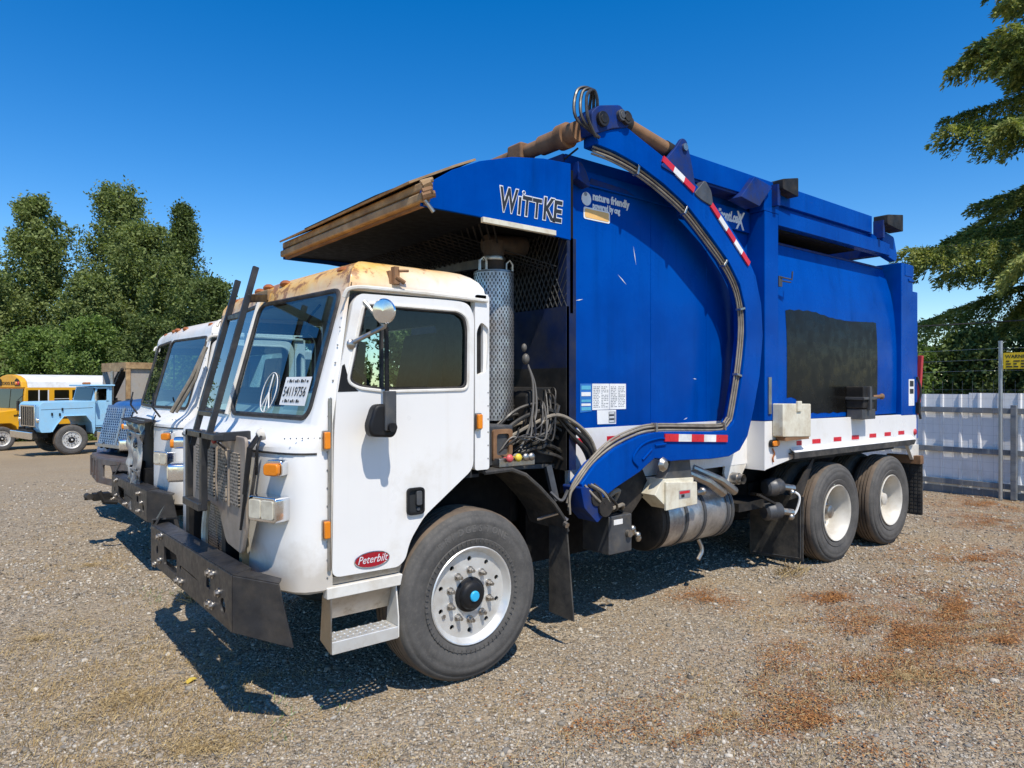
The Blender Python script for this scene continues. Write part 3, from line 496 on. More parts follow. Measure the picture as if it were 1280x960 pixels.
def rear_wheel(truck, c, r, sgn=1, hub=True):
    for k, y in enumerate((0, .33)):
        a, b = M(), M(); tyre_mesh(a, b, (c[0], c[1]+(y if sgn > 0 else -y), c[2]), r, .275, n=56 if k == 0 else 28)
        if sgn < 0:
            cy = c[1]-y
            for m in (a, b): m.v = [(x, 2*cy-yy, z) for x, yy, z in m.v]
        ty = a.build('tyre', 'tyre', truck, ang=60); b.build('tread', 'tyre_tread', ty, ang=50)
    rm = M(); rm.lathe([(.288,.04),(.297,.018),(.300,.006),(.294,.0),(.285,.006),(.276,.022),(.262,.05),(.245,.085),(.236,.13),(.232,.185),(.225,.205),(.20,.215),(.13,.212),(.12,.20)], c, (0,sgn,0), 48)
    rim = rm.build('rim', 'rim_white', truck, ang=50)
    h = M(); h.lathe([(.125,.215),(.12,.16),(.10,.13),(.075,.12),(.07,.08),(.055,.072),(.001,.07)], c, (0,sgn,0), 24); h.build('hub', 'steel' if hub else 'rim_white', truck, ang=40)
    for i in range(10):
        t = 2*math.pi*i/10; p = Vector((c[0]+.165*math.cos(t), c[1]+.212*sgn, c[2]+.165*math.sin(t))); m = M(); m.cyl(p, p+Vector((0,-.035*sgn,0)), .016, n=6); m.build('lug_nut', 'steel', rim)
CW = 2.40
# ------------------------------------------------------------------ cab-over cab shared by the two white trucks
def cab(t, hero=True, paint='cab_paint'):
    Lp = [(-.95,0),(-1.035,.004),(-1.095,.025),(-1.14,.068),(-1.182,.16),(-1.228,.36),(-1.248,.60),(-1.25,.9),(-1.25,1.2)]
    Up = [(-.95,0),(-.985,.003),(-1.015,.012),(-1.035,.03),(-1.050,.07),(-1.0777,.40),(-1.0988,.65),(-1.1223,.93),(-1.145,1.2)]
    def row(z):
        b = 0 if z < 1.53 else min(1, ((z-1.53)/.13)); b = b*b*(3-2*b)
        tt = max(0, (z-1.66)/.79); sh = [.11,.14,.172,.198,.215,.215,.215,.215,.215]
        h = [(l[0]*(1-b)+u[0]*b+tt*s, l[1]*(1-b)+u[1]*b, z) for l, u, s in zip(Lp, Up, sh)]
        return h + [(x, CW-y, zz) for x, y, zz in h[-2::-1]]
    zs = [.74,.755,1.0,1.3,1.53,1.56,1.585,1.61,1.635,1.66,2.45]
    rows = [row(z) for z in zs]; rows[0] = [(x+.02 if x < -1 else x, min(max(y,.02),CW-.02), z) for x, y, z in rows[0]]
    m = M(); nP = len(rows[0])
    for r_ in rows: m.v += r_
    for i in range(len(zs)-1):
        for j in range(nP-1):
            if i <= 3 and 6 <= j <= 9: continue
            if i == len(zs)-2 and 4 <= j <= 11: continue
            m.f.append((i*nP+j, i*nP+j+1, (i+1)*nP+j+1, (i+1)*nP+j))
    # windshield surrounds
    A, B = Vector(rows[-2][4]), Vector(rows[-2][8]); D, C_ = Vector(rows[-1][4]), Vector(rows[-1][8])
    wl = (B-A).length; hl = (D-A).length; eu = (B-A).normalized(); ev = (D-A)/hl
    hole = rrect(.035, wl-.022, .03, hl-.035, .075, 6); outer = [(0,0),(wl,0),(wl,hl),(0,hl)]
    mp = lambda p: A + eu*p[0] + (D-A)*(p[1]/hl)
    mir = lambda v: Vector((v[0], CW-v[1], v[2]))
    tr = tessellate_polygon([[Vector((p[0],p[1],0)) for p in l] for l in (outer, hole)]); flat = [mp(p) for p in outer+hole]
    m.add(flat, tr); m.add([mir(v) for v in flat], [x[::-1] for x in tr])
    # roof
    ring = [Vector(p) for p in rows[-1]] + [Vector((-.6,CW,2.45)), Vector((-.3,CW,2.45)), Vector((0,CW,2.45)), Vector((.10,CW-.01,2.45)), Vector((.13,CW-.06,2.45))] + [Vector((.13,y,2.45)) for y in (1.8,1.2,.6)] + [Vector((.13,.06,2.45)), Vector((.10,.01,2.45)), Vector((0,0,2.45)), Vector((-.3,0,2.45)), Vector((-.6,0,2.45))]
    rings = [ring]
    for a in (15,30,45,60,75,88):
        s = 1-math.cos(R(a)); q = []
        for p in ring:
            cxy = Vector((min(max(p.x,-.62),-.12), min(max(p.y,.26),CW-.26))); xy = Vector((p.x,p.y)); xy = xy+(cxy-xy)*s; q.append(Vector((xy.x,xy.y,2.45+.165*math.sin(R(a)))))
        rings.append(q)
    b0 = len(m.v); k = len(ring)
    for q in rings: m.v += [tuple(v) for v in q]
    for i in range(len(rings)-1):
        for j in range(k): m.f.append((b0+i*k+j, b0+i*k+(j+1)%k, b0+(i+1)*k+(j+1)%k, b0+(i+1)*k+j))
    m.v.append((-.37,1.2,2.645)); ce = len(m.v)-1; lb = b0+(len(rings)-1)*k
    for j in range(k): m.f.append((lb+j, lb+(j+1)%k, ce))
    # side strips above the doors, rear strip, back wall
    for s in (0, 1):
        Y = 0 if s == 0 else CW; g = 1 if s == 0 else -1
        m.prism([(-.835,2.405),(.10,2.405),(.10,2.45),(-.835,2.45)], 'xz', Y, Y+g*.03)
        m.prism(roundpoly([(.012,1.33),(.125,1.33),(.125,2.45),(.012,2.45)], .02), 'xz', Y, Y+g*.05, [roundpoly([(.025,1.93),(.105,1.96),(.122,2.12),(.12,2.24),(.06,2.28),(.025,2.22)], .025)])
    m.prism([(.02,1.33),(CW-.02,1.33),(CW-.02,2.46),(.02,2.46)], 'yz', .09, .13, [rrect(.55,CW-.55,1.86,2.30,.06)])
    sh = m.build('cab_shell', paint, t, ang=30)
    for q, w in ((lambda v: v, 0), (mir, 1)):
        pts = [q(mp(p)) for p in hole]; off = Vector((-.012,0,.004))
        g = M(); g.add([p+off*.2 for p in pts], [tuple(range(len(pts)))]); g.build('windshield_pane', 'windshield_glass', sh, smooth=False)
        g = M(); g.tube(pts+[pts[0], pts[1]], .016, 8); g.build('windshield_seal', 'seal', sh)
    if hero:
        g = M(); g.tube([B+Vector((-.012,0,.02)), C_+Vector((-.012,0,-.01))], .016, 8); g.build('centre_post', 'white_dirty', sh)
    g = M(); g.box(.032,.10,.045,.05,1.9,2.3); g.build('side_recess', 'black_paint', sh)
    for i, y in enumerate((.22,.95,1.2,1.45,2.18)):
        g = M(); x = rows[-1][8][0] + .05 + abs(y-1.2)*.1; g.ball((x,y,2.545), .035,.055,.026); g.build('marker_light', 'amber_rust', sh)
    for Y, g_ in ((0,-1),(CW,1)):
        g = M(); pts = [(-.885,Y,2.36),(-.84,Y+g_*.012,2.415),(-.6,Y+g_*.014,2.425),(.10,Y+g_*.012,2.415)]; g.tube(spline(pts,4), .012, 6); g.build('drip_rail', 'white_dirty', sh)
    rv = M()
    for i in range(16):
        z = .82+i*.098; x0 = row(z)[0][0]; rv.ball((x0-.03, -.001 if z < 1.6 else .001, z), .0055, .004, .0055, n=6)
    for i in range(9): rv.ball((-.97-.006*i, .0, 1.60) if i < 2 else (-1.02-.028*(i-2), .005+.012*(i-2), 1.585), .005, .004, .005, n=6)
    for i in range(6): rv.ball((.115,-.001,1.4+.085*i), .005,.004,.005,n=6)
    rv.build('rivets', 'steel', sh, kind='stuff')
    g = M(); pts = [Vector(p)+Vector((-.003,0,0)) for p in row(1.50)[1:7]]; g.tube(pts, .006, 6); g.tube([mir(p) for p in pts], .006, 6); g.build('panel_seam', 'seal', sh)
    # doors
    outl = [(-.958,.818),(-.546,.812),(-.500,.85),(-.468,.955),(-.372,1.085),(-.01,1.345),(-.004,2.31),(-.045,2.385),(-.135,2.398),(-.79,2.388),(-.832,2.345),(-.925,1.88),(-.946,1.6)]
    wout = [(-.868,1.89),(-.770,2.315),(-.735,2.335),(-.125,2.335),(-.065,2.30),(-.047,2.23),(-.052,1.845),(-.62,1.835),(-.80,1.855)]
    wo = roundpoly(wout, .05, 4)
    for s in (0, 1):
        Y = 0 if s == 0 else CW; g_ = 1 if s == 0 else -1
        jm = M(); jm.prism([(x*1.004-.003, z) for x, z in roundpoly([(-.962,.80),(-.53,.80),(-.48,.85),(-.455,.955),(-.36,1.075),(.005,1.335),(.008,2.38),(-.10,2.41),(-.82,2.40),(-.935,1.85)], .04)], 'xz', Y+g_*.03, Y+g_*.04, [wo]); jm.build('door_jamb', 'seal', t)
        m = M(); m.prism(roundpoly(outl, .05, 4), 'xz', Y-g_*.012, Y+g_*.028, [wo]); dr = m.build('door', 'white_paint', t, bevel=.007)
        gl = M(); gl.add([(x,Y+g_*.01,z) for x, z in wo], [tuple(range(len(wo)))]); gl.build('window_glass', 'side_glass', dr, smooth=False)
        fr = M(); pth = [Vector((x,Y-g_*.012,z)) for x, z in wo]; fr.tube(pth+pth[:2], .010, 6); fr.build('window_frame', 'white_dirty' if s == 0 else 'seal', dr)
        sl = M(); sl.tube([Vector((x,Y-g_*.004,z)) for x, z in roundpoly([((x+.42)*.965-.42,(z-2.09)*.955+2.09) for x,z in wout], .05,4)]*1+[Vector(((-.868+.42)*.965-.42,Y-g_*.004,(1.89-2.09)*.955+2.09))], .009, 6); sl.build('window_seal', 'seal', dr)
        v = M(); v.box(-.66,-.645,Y-g_*.016,Y+g_*.012,1.84,2.33); v.build('vent_divider', 'seal', dr)
        q = M(); q.add([(-.925,Y-g_*.0135,1.835),(-.80,Y-g_*.0135,1.838),(-.855,Y-g_*.0135,1.885),(-.885,Y-g_*.0135,1.99),(-.90,Y-g_*.0135,1.98)], [(0,1,2,3,4)]); q.build('corner_trim', 'black_paint', dr, smooth=False)
        if s == 1 or hero:
            h = M(); h.prism(rrect(-.495,-.378,1.105,1.265,.025), 'xz', Y-g_*.03, Y-g_*.008, [rrect(-.482,-.391,1.118,1.252,.018)]); hd = h.build('door_handle', 'black_paint', dr, bevel=.003)
            h = M(); h.prism(rrect(-.482,-.391,1.118,1.252,.018), 'xz', Y-g_*.0125, Y-g_*.008); h.build('handle_recess', 'interior_dark', hd)
            h = M(); h.prism(rrect(-.435,-.397,1.16,1.245,.01), 'xz', Y-g_*.034, Y-g_*.014); h.cyl((-.415,Y-g_*.012,1.135),(-.415,Y-g_*.02,1.135),.012); h.build('handle_lever', 'grey_steel', hd, bevel=.003)
            h = M(); h.cyl((-.972,Y-g_*.008,.86),(-.968,Y-g_*.008,1.80),.011,n=8); h.build('hinge', 'steel', dr)
    if hero:
        e = M(); el = [(-.718+.108*math.cos(a)*1+.02*0, .884+.043*math.sin(a)) for a in [2*math.pi*i/40 for i in range(40)]]; e.prism(el, 'xz', -.018, -.011); em = e.build('emblem', 'red_enamel', t, label='dark red oval emblem low on the door')
        e = M(); p = [Vector((x,-.0175,z)) for x, z in el]; e.tube(p+p[:2], .0028, 6); e.build('emblem_rim', 'chrome', em)
        text('Peterbilt', .062, (-.718,-.0182,.866), (1,0,0.0), (0,0,1), 'silver_letter', em, shear=.35, align='CENTER', sx=.86, ext=.001)
    # interior
    i_ = M(); i_.prism([(.05,1.30),(CW-.05,1.30),(CW-.05,2.44),(.05,2.44)], 'yz', .075, .088, [rrect(.55,CW-.55,1.86,2.30,.06)]); i_.build('back_trim', 'interior_dark', t)
    i_ = M(); i_.box(-1.0,.074,.045,CW-.045,1.28,1.30); i_.build('cab_floor', 'interior_dark', t)
    i_ = M(); i_.prism([(-1.02,1.30),(-.72,1.30),(-.66,1.62),(-.72,1.73),(-.86,1.72),(-1.03,1.655)], 'xz', .06, CW-.06); i_.build('dashboard', 'interior', t, bevel=.02)
    i_ = M(); i_.prism(roundpoly([(-.90,1.66),(-.66,1.66),(-.63,1.80),(-.70,1.84),(-.84,1.81)],.04), 'xz', .28, .95); i_.build('instrument_hood', 'interior', t, bevel=.02)
    i_ = M(); i_.box(-.70,.088,.05,CW-.05,2.44,2.455); i_.build('headliner', 'liner', t)
    i_ = M(); 
    for Y, g_ in ((.045,1),(CW-.045,-1)): i_.box(-.92,.02,min(Y,Y+g_*.02),max(Y,Y+g_*.02),1.3,1.82)
    i_.build('door_trim', 'interior_dark', t)
    for yc in (.62, 1.80):
        q = M(); q.prism(roundpoly([(-.42,1.56),(-.08,1.56),(-.08,1.68),(-.42,1.70)],.04), 'xz', yc-.24, yc+.24); st = q.build('seat', 'interior_dark' if yc < 1 else 'interior', t, bevel=.02)
        q = M(); q.prism(roundpoly([(-.14,1.64),(0.0,1.64),(.06,2.22),(-.02,2.24)],.04), 'xz', yc-.22, yc+.22); q.build('seat_back', 'interior_dark', st, bevel=.03)
        q = M(); q.box(-.35,-.12,yc-.15,yc+.15,1.30,1.56); q.build('seat_base', 'interior_dark', st)
    q = M(); ring = [(-.52+.05*math.sin(a)*1.0-.13*math.sin(a), .62+.21*math.cos(a), 1.86+.17*math.sin(a)) for a in [2*math.pi*i/28 for i in range(30)]]; q.tube(ring, .014, 8, False); q.tube([(-.52,.42,1.86),(-.50,.62,1.83),(-.52,.82,1.86)], .012, 6); q.tube([(-.52,.62,1.84),(-.72,.62,1.62)], .025, 8); q.build('steering_wheel', 'interior_dark', t)
    return dict(row=row, A=A, B=B, C=C_, D=D, mp=mp, eu=eu, ev=ev, wl=wl, hl=hl)
def headlight(t, yc, g_=1, bez='chrome'):
    def rot(m):
        a = R(20)*g_; c0, s0 = math.cos(a), math.sin(a); m.v = [(-1.205+x*c0-y*s0, yc+x*s0+y*c0, z) for x, y, z in m.v]; return m
    m = M(); m.prism(rrect(-.112,.112,1.135,1.272,.02), 'yz', -.080, .06); b = rot(m).build('headlight', bez, t, bevel=.008)
    for k in (0, 1):
        q = M(); q.prism(rrect(-.098+k*.1,-.003+k*.1,1.152,1.255,.015), 'yz', -.088, -.078); rot(q).build('lens', 'lens', b, bevel=.004)
    return b
def turn_signal(t, yc, g_=1):
    def rot(m):
        a = R(30)*g_; c0, s0 = math.cos(a), math.sin(a); m.v = [(-1.19+x*c0-y*s0, yc+x*s0+y*c0, z) for x, y, z in m.v]; return m
    z = 1.42; m = M(); m.prism(rrect(-.055,.055,z-.04,z+.05,.025), 'yz', -.045, .04); b = rot(m).build('turn_signal', 'chrome', t, bevel=.006)
    m = M(); m.prism(rrect(-.048,.048,z-.034,z+.032,.02), 'yz', -.075, -.044); rot(m).build('amber_lens', 'amber', b, bevel=.008)
def side_marker(t, x, y, z):
    m = M(); m.prism(rrect(x-.022,x+.022,z-.055,z+.055,.008), 'xz', y-.012, y); b = m.build('side_marker', 'steel', t)
    m = M(); m.prism(rrect(x-.017,x+.017,z-.045,z+.048,.008), 'xz', y-.035, y-.011); m.build('amber_lens', 'amber', b, bevel=.006)
# ------------------------------------------------------------------ the blue and white refuse truck
T = thing('garbage_truck', 'large blue and white front loading refuse truck with rusty roofed white cab', 'garbage truck')
cb = cab(T)
headlight(T, .195); headlight(T, CW-.195, -1); turn_signal(T, .15); turn_signal(T, CW-.15, -1)
for x, y, z in ((-.992,-.002,1.57),(-.992,-.002,1.085),(.03,-.004,1.64)): side_marker(T, x, y, z)
# windshield paper, painted ring, wiper
def on_glass(u, v, d=.008): return cb['A'] + cb['eu']*u + cb['ev']*v + Vector((-d,0,0))
q = M(); pu = [on_glass(*p) for p in ((.10,.10),(.42,.10),(.42,.27),(.10,.27))]; q.add(pu, [(0,1,2,3)]); pap = q.build('windshield_notice', 'sticker', T, smooth=False, label='white paper notice inside the windshield with a printed number')
text('54119756', .082, on_glass(.405, .155, .011), -cb['eu'], cb['ev'], 'ink', pap, ext=.0004, sx=.86)
q = M()
for v_, n_b in ((.238,11),(.118,9)):
    for i in range(n_b):
        u0 = .385-.024*i; w_ = .008+.006*((i*5)%3); q.add([on_glass(u0,v_,.011), on_glass(u0-w_,v_,.011), on_glass(u0-w_,v_+.012+.006*(i%2),.011), on_glass(u0,v_+.012+.006*(i%2),.011)], [(0,1,2,3)])
q.build('notice_print', 'ink', pap, smooth=False, kind='stuff')
q = M(); cc = (.60,.175); pts = [on_glass(cc[0]+.095*math.cos(a), cc[1]+.125*math.sin(a), .010) for a in [2*math.pi*i/36 for i in range(37)]]; q.tube(pts, .003, 5, False)
q.tube([on_glass(.60,.29,.010), on_glass(.60,.175,.010), on_glass(.655,.075,.010)], .004, 5); q.tube([on_glass(.60,.175,.010), on_glass(.545,.075,.010)], .004, 5); q.tube([on_glass(.60,.18,.010), on_glass(.60,.055,.010)], .0035, 5)
q.build('painted_ring', 'sticker', T, label='white circle drawn on the windshield')
q = M(); q.tube(spline([(-.70,.75,2.40),(-.78,.74,2.30),(-.80,.73,2.20)]), .008, 6); q.ball((-.80,.73,2.18),.03,.03,.02); q.build('cab_microphone', 'interior_dark', T)
q = M(); q.tube([(-1.23,.335,1.60),(-1.32,.235,1.53),(-1.335,.255,1.30),(-1.345,.31,1.08)], [.016,.016,.010,.007], 8); q.tube([(-1.325,.24,1.50),(-1.34,.26,1.28)], .012, 6); q.tube(spline([(-1.25,.26,1.59),(-1.285,.22,1.53),(-1.28,.24,1.44),(-1.27,.28,1.38)]), .008, 6); q.build('wiper_arm', 'black_paint', T)
q = M(); q.lathe([(.035,0),(.033,-.02),(.02,-.035),(.001,-.036)], (-1.222,.31,1.60), (1,0,.3), 14); q.build('wiper_pivot', 'white_dirty', T)
# mirrors
q = M(); n_ = Vector((-.80,-.58,-.10)).normalized(); q.lathe([(.001,-.010),(.035,-.008),(.064,-.003),(.070,.006),(.06,.025),(.03,.045),(.001,.05)], (-.745,-.20,2.275), -n_, 28); mr = q.build('convex_mirror', 'chrome', T)
q = M(); q.tube([(-.846,-.012,2.105),(-.70,-.13,2.20),(-.705,-.17,2.26)], .013, 8); q.tube([(-.765,-.01,2.345),(-.70,-.13,2.20)], .012, 8); q.ball((-.846,-.014,2.10),.028,.016,.03); q.build('mirror_arm', 'steel', T)
q = M(); q.prism(roundpoly([(-.80,1.59),(-.66,1.58),(-.635,1.62),(-.65,1.74),(-.70,1.77),(-.775,1.765),(-.815,1.65)],.03), 'xz', -.17, -.09); fm = q.build('folded_mirror', 'black_paint', T, bevel=.018)
q = M(); q.box(-.725,-.655,-.185,-.15,1.62,1.84); q.build('mirror_bracket', 'grey_steel', fm, bevel=.006)
q = M(); q.cyl((-.69,-.19,1.64),(-.69,-.21,1.64),.025,n=14); q.build('mirror_knob', 'black_paint', fm); q = M(); q.cyl((-.67,-.10,1.84),(-.675,-.10,2.20),.013,n=10); q.build('mirror_post', 'black_paint', fm); q = M(); q.cyl((-.70,-.10,1.66),(-.70,-.01,1.66),.03,n=12); q.build('mirror_mount', 'black_paint', fm)
q = M(); q.prism([(-.60,2.46),(-.53,2.46),(-.53,2.54),(-.60,2.54)], 'xz', .0, .06); cl = q.build('roof_clamp', 'rust_steel', T, bevel=.004)
q = M(); q.cyl((-.575,-.03,2.50),(-.52,-.035,2.47),.014,n=8); q.box(-.585,-.555,-.035,.01,2.46,2.56); q.cyl((-.56,-.04,2.535),(-.50,-.045,2.54),.008,n=8); q.build('clamp_bolt', 'rust_steel', cl)
# grille
q = M(); q.box(-1.14,-1.10,.55,1.85,.72,1.53); q.build('radiator', 'radiator', T)
for y in (.585, 1.815):
    q = M(); q.box(-1.25,-1.12,y-.012,y+.012,.745,1.53); q.build('grille_cheek', 'black_paint', T)
gp = [(.30,1.585),(1.36,1.585),(1.38,1.12),(1.20,1.05),(1.12,1.16),(.80,1.13),(.64,.95),(.36,.93),(.28,1.10)]
q = M(); q.prism(roundpoly(gp,.04), 'yz', -1.325, -1.305); gr = q.build('grille_plate', 'grille_brown', T, bevel=.006)
for i in range(4):
    y0 = .385+i*.24; q = M(); q.prism(rrect(y0,y0+.155,1.19,1.49,.01), 'yz', -1.334, -1.322); q.build('grille_screen', 'perforated', gr)
for y in (.55,.79,1.03): 
    q = M(); q.box(-1.338,-1.324,y+.012,y+.026,1.17,1.50); q.build('grille_bar', 'grille_brown', gr, bevel=.003)
q = M(); q.ball((-1.335,.86,1.545),.012,.04,.032); q.build('grille_badge', 'red_enamel', gr)
q = M(); q.tube(spline([(-1.335,.72,1.555),(-1.36,.65,1.53),(-1.345,.57,1.50)]),.012,6); q.build('grille_latch', 'chrome', gr)
q = M(); 
for i in range(5): q.plate([(-1.16,.62+.25*i,.74),(-1.16,.84+.25*i,.74),(-1.20,.86+.24*i,1.10),(-1.20,.63+.24*i,1.12)], .008)
q.build('lower_screen', 'perforated', T)
q = M(); q.tube(spline([(-1.19,.56,1.50),(-1.28,.53,1.35),(-1.27,.50,1.10),(-1.24,.50,.90)]),.014,6); q.tube(spline([(-1.19,.52,1.45),(-1.27,.47,1.25),(-1.26,.46,1.0)]),.010,6); q.build('straps', 'hose_tan', T)
q = M(); q.tube(spline([(-1.26,1.33,.76),(-1.265,1.32,.92),(-1.25,1.31,1.10)]),.022,8); q.build('coolant_pipe', 'cream_box', T)
# guard rack in front of the windshield
rk = M(); rk.beam((-1.42,.72,1.50),(-1.125,.72,2.60),.026,.036,(1,0,0)); rack = rk.build('guard_rack', 'rack_black', T, bevel=.004)
for nm, a, b, w, h in (('rack_bar',(-1.42,1.02,1.50),(-1.14,1.02,2.55),.026,.036),('rack_rung',(-1.37,.72,1.70),(-1.37,1.02,1.70),.03,.03),('rack_rung',(-1.20,.72,2.30),(-1.20,1.02,2.30),.03,.03),('rack_rail',(-1.42,.45,1.58),(-1.42,1.06,1.58),.035,.055),
    ('rack_upright',(-1.43,.72,1.60),(-1.43,.72,1.14),.05,.035),('rack_upright',(-1.43,1.04,1.60),(-1.43,1.04,1.16),.05,.035),('rack_foot',(-1.44,.70,1.16),(-1.44,1.06,1.16),.045,.05),('rack_bracket',(-1.18,.71,2.40),(-.90,1.16,2.47),.03,.05),('rack_stay',(-1.42,.48,1.58),(-1.24,.48,1.585),.04,.05)):
    q = M(); q.beam(a, b, w, h, (1,0,0) if abs(a[0]-b[0]) < .15 else (0,0,1)); q.build(nm, 'rack_black', rack, bevel=.004)
q = M(); q.box(-.93,-.84,1.08,1.32,2.44,2.52); q.build('rack_mount', 'rust_tan', rack, bevel=.008)
# bumper
bp = M()
def zb(y): return .865-.045*(y-.2)/2.0
f_out = [(.20,zb(.2)),(2.16,zb(2.16)),(2.16,zb(2.16)-.275),(.20,.565)]
holes = [rrect(1.38,1.74,.615,.745,.02), circ(.36,.665,.045,14), rrect(.60,.68,.70,.76,.01), circ(1.95,.68,.03,10), circ(1.28,.68,.02,10)]
bp.prism(f_out, 'yz', -1.425, -1.410, holes); bm_ = bp.build('bumper', 'bumper_black', T, bevel=.004)
for g_, o in ((1,0),(-1,2.36)):
    q = M(); Y = lambda y: y*g_+o
    q.plate([(-1.418,Y(.20),.865),(-1.418,Y(.20),.565),(-1.17,Y(-.005),.485),(-1.235,Y(.03),.825)], .014); q.build('bumper_wing', 'bumper_black', bm_, bevel=.003)
    q = M(); q.plate([(-1.42,Y(.20),.865),(-1.236,Y(.03),.825),(-1.20,Y(.09),.832),(-1.33,Y(.24),.868)], .012); q.build('wing_flange', 'bumper_black', bm_)
q = M(); q.plate([(-1.418,.20,zb(.2)),(-1.418,2.16,zb(2.16)),(-1.31,2.12,zb(2.12)+.012),(-1.31,.24,zb(.24)+.012)], .012); q.build('bumper_shelf', 'bumper_black', bm_)
q = M(); q.plate([(-1.42,2.10,.80),(-1.40,2.30,.77),(-1.33,2.28,.90),(-1.34,2.10,.97)], .012); q.build('bumper_ear', 'bumper_black', bm_)
q = M(); q.plate([(-1.418,.20,.568),(-1.418,2.16,.55),(-1.33,2.12,.55),(-1.33,.26,.565)], .012); q.build('bumper_lip', 'bumper_black', bm_)
for y, z in ((.55,.80),(.63,.79),(.56,.62),(.64,.61),(1.25,.60),(1.36,.585),(1.82,.80),(1.90,.78),(1.86,.62),(2.02,.56),(.44,.72)):
    q = M(); q.cyl((-1.424,y,z),(-1.445,y,z),.017,n=8); q.cyl((-1.424,y,z),(-1.431,y,z),.026,n=12); q.build('bumper_bolt', 'steel', bm_)
q = M(); q.box(-1.36,-1.15,.42,.60,.70,.76); q.box(-1.36,-1.15,1.7,1.9,.68,.74); q.build('bumper_mount', 'rust_tan', bm_, bevel=.004)
q = M(); q.beam((-1.24,.52,.75),(-1.24,.52,.98),.05,.08,(1,0,0)); q.plate([(-1.30,.46,.78),(-1.30,.80,.78),(-1.18,.80,.79),(-1.18,.46,.79)],.015); q.build('cab_stand', 'rust_tan', T)
# step
st_ = M(); st_.prism([(-.985,.70),(-.53,.70),(-.515,.765),(-.985,.765)], 'xz', -.01, .05); stp = st_.build('step_well', 'white_dirty', T, bevel=.006)
q = M(); q.prism([(-.965,.77),(-.52,.77),(-.505,.812),(-.965,.812)], 'xz', .025, .05); q.build('kick_plate', 'steel', stp)
q = M(); q.plate([(-.95,.045,.70),(-.56,.045,.70),(-.56,.10,.56),(-.95,.10,.56)], .006); q.build('step_riser', 'steel', stp)
for x, w in ((-.962,0),(-.545,1)):
    q = M(); q.prism([(-.01,.70),(.10,.70),(.13,.44),(-.01,.40),(-.01,.47)] if not w else [(.02,.70),(.10,.70),(.13,.44),(-.01,.40),(-.01,.52)], 'yz', x-.004, x+.004); q.build('step_side', 'steel' if not w else 'white_dirty', stp)
q = M(); q.box(-.958,-.549,-.014,-.004,.395,.465); q.build('step_edge', 'alloy', stp, bevel=.004)
slots = [rrect(-.945+i*.0385,-.945+i*.0385+.022,.004+j*.042+(.01 if i%2 else 0),.004+j*.042+.018+(.01 if i%2 else 0),.005,2) for i in range(10) for j in range(3)]
q = M(); q.prism([(-.955,-.004),(-.552,-.004),(-.552,.135),(-.955,.135)], 'xy', .452, .464, slots); q.build('step_tread', 'alloy', stp, smooth=False)
q = M(); 
for i in range(10):
    for j in range(3): q.ball((-.926+i*.0385, .028+j*.042+(.01 if i%2 else 0), .466), .009,.009,.007,n=6)
q.build('tread_buttons', 'alloy', stp, kind='stuff')
# front wheels, axle, guards
front_wheel(T, (0,.0,.535), .545, .33); front_wheel(T, (0,CW,.535), .545, .33, -1, hero=False)
q = M(); q.box(-.07,.07,.3,2.1,.42,.52); q.cyl((0,.30,.535),(0,.5,.535),.2,n=20); q.cyl((0,2.1,.535),(0,1.9,.535),.2,n=20); q.build('front_axle', 'black_dusty', T)
for y in (.78, 1.62):
    q = M(); q.box(-1.3,6.8,y-.04,y+.04,.78,1.05); q.build('frame_rail', 'black_paint', T)
for x in (-1.1,.9,2.1,3.6,5.4,6.7):
    q = M(); q.box(x-.04,x+.04,.8,1.6,.82,1.0); q.build('cross_member', 'black_paint', T)
q = M(); q.box(-1.0,.5,.55,1.85,.80,1.30); q.build('engine_block', 'shade_black', T, bevel=.03)
q = M(); q.box(-.52,.62,.40,.44,.86,1.34); q.box(-.5,.10,.06,.44,1.33,1.345); q.build('wheel_house', 'shade_black', T)
gpts = [(.08,1.31),(.30,1.315),(.42,1.27),(.55,1.17),(.68,1.05),(.77,.94),(.81,.84)]
q = M(); th = .012
for i in range(len(gpts)-1):
    (x0,z0),(x1,z1) = gpts[i],gpts[i+1]; q.plate([(x0,-.01,z0),(x1,-.01,z1),(x1,.40,z1+.01),(x0,.40,z0+.01)], th)
fg = q.build('wheel_guard', 'rubber', T)
q = M(); q.tube([(x,-.012,z) for x, z in gpts], .014, 6); q.build('guard_rim', 'rubber', fg)
q = M(); q.plate([(.805,-.01,.86),(.80,.17,.86),(.82,.19,.22),(.845,-.04,.20)], .012); q.build('mud_flap', 'rubber', T)
q = M(); q.cyl((.77,-.02,.90),(.77,-.05,.89),.02,n=8); q.tube([(.62,.1,.93),(.75,.02,.97),(.80,-.02,.92)],.012,6); q.build('flap_bracket', 'steel', fg)
# exhaust
q = M(); q.cyl((.52,.47,1.62),(.52,.47,2.70),.148,n=40); sk = q.build('heat_shield', 'tank_silver', T)
q = M()
for i in range(46):
    for k in range(34):
        a = 2*math.pi*(k+(.5 if i%2 else 0))/34; e = Vector((math.cos(a),math.sin(a),0)); tt = Vector((-e.y,e.x,0)); q.obox(Vector((.52,.47,1.645+i*.0228))+e*.1475, e*.0015, tt*.0040, Vector((0,0,.0095)))
q.build('shield_slots', 'black_paint', sk, smooth=False, kind='stuff')
q = M(); q.lathe([(.13,2.70),(.146,2.705),(.15,2.69)], (.52,.47,0), (0,0,1), 40); q.cyl((.52,.47,2.68),(.52,.47,2.70),.14,n=24); q.build('shield_cap', 'steel', sk)
for dx in (-.12,.12):
    q = M(); q.tube([(.52+dx-.03,.44,2.70),(.52+dx-.03,.44,2.77),(.52+dx,.44,2.80),(.52+dx+.03,.44,2.77),(.52+dx+.03,.44,2.70)], .011, 6); q.build('lifting_eye', 'steel', sk)
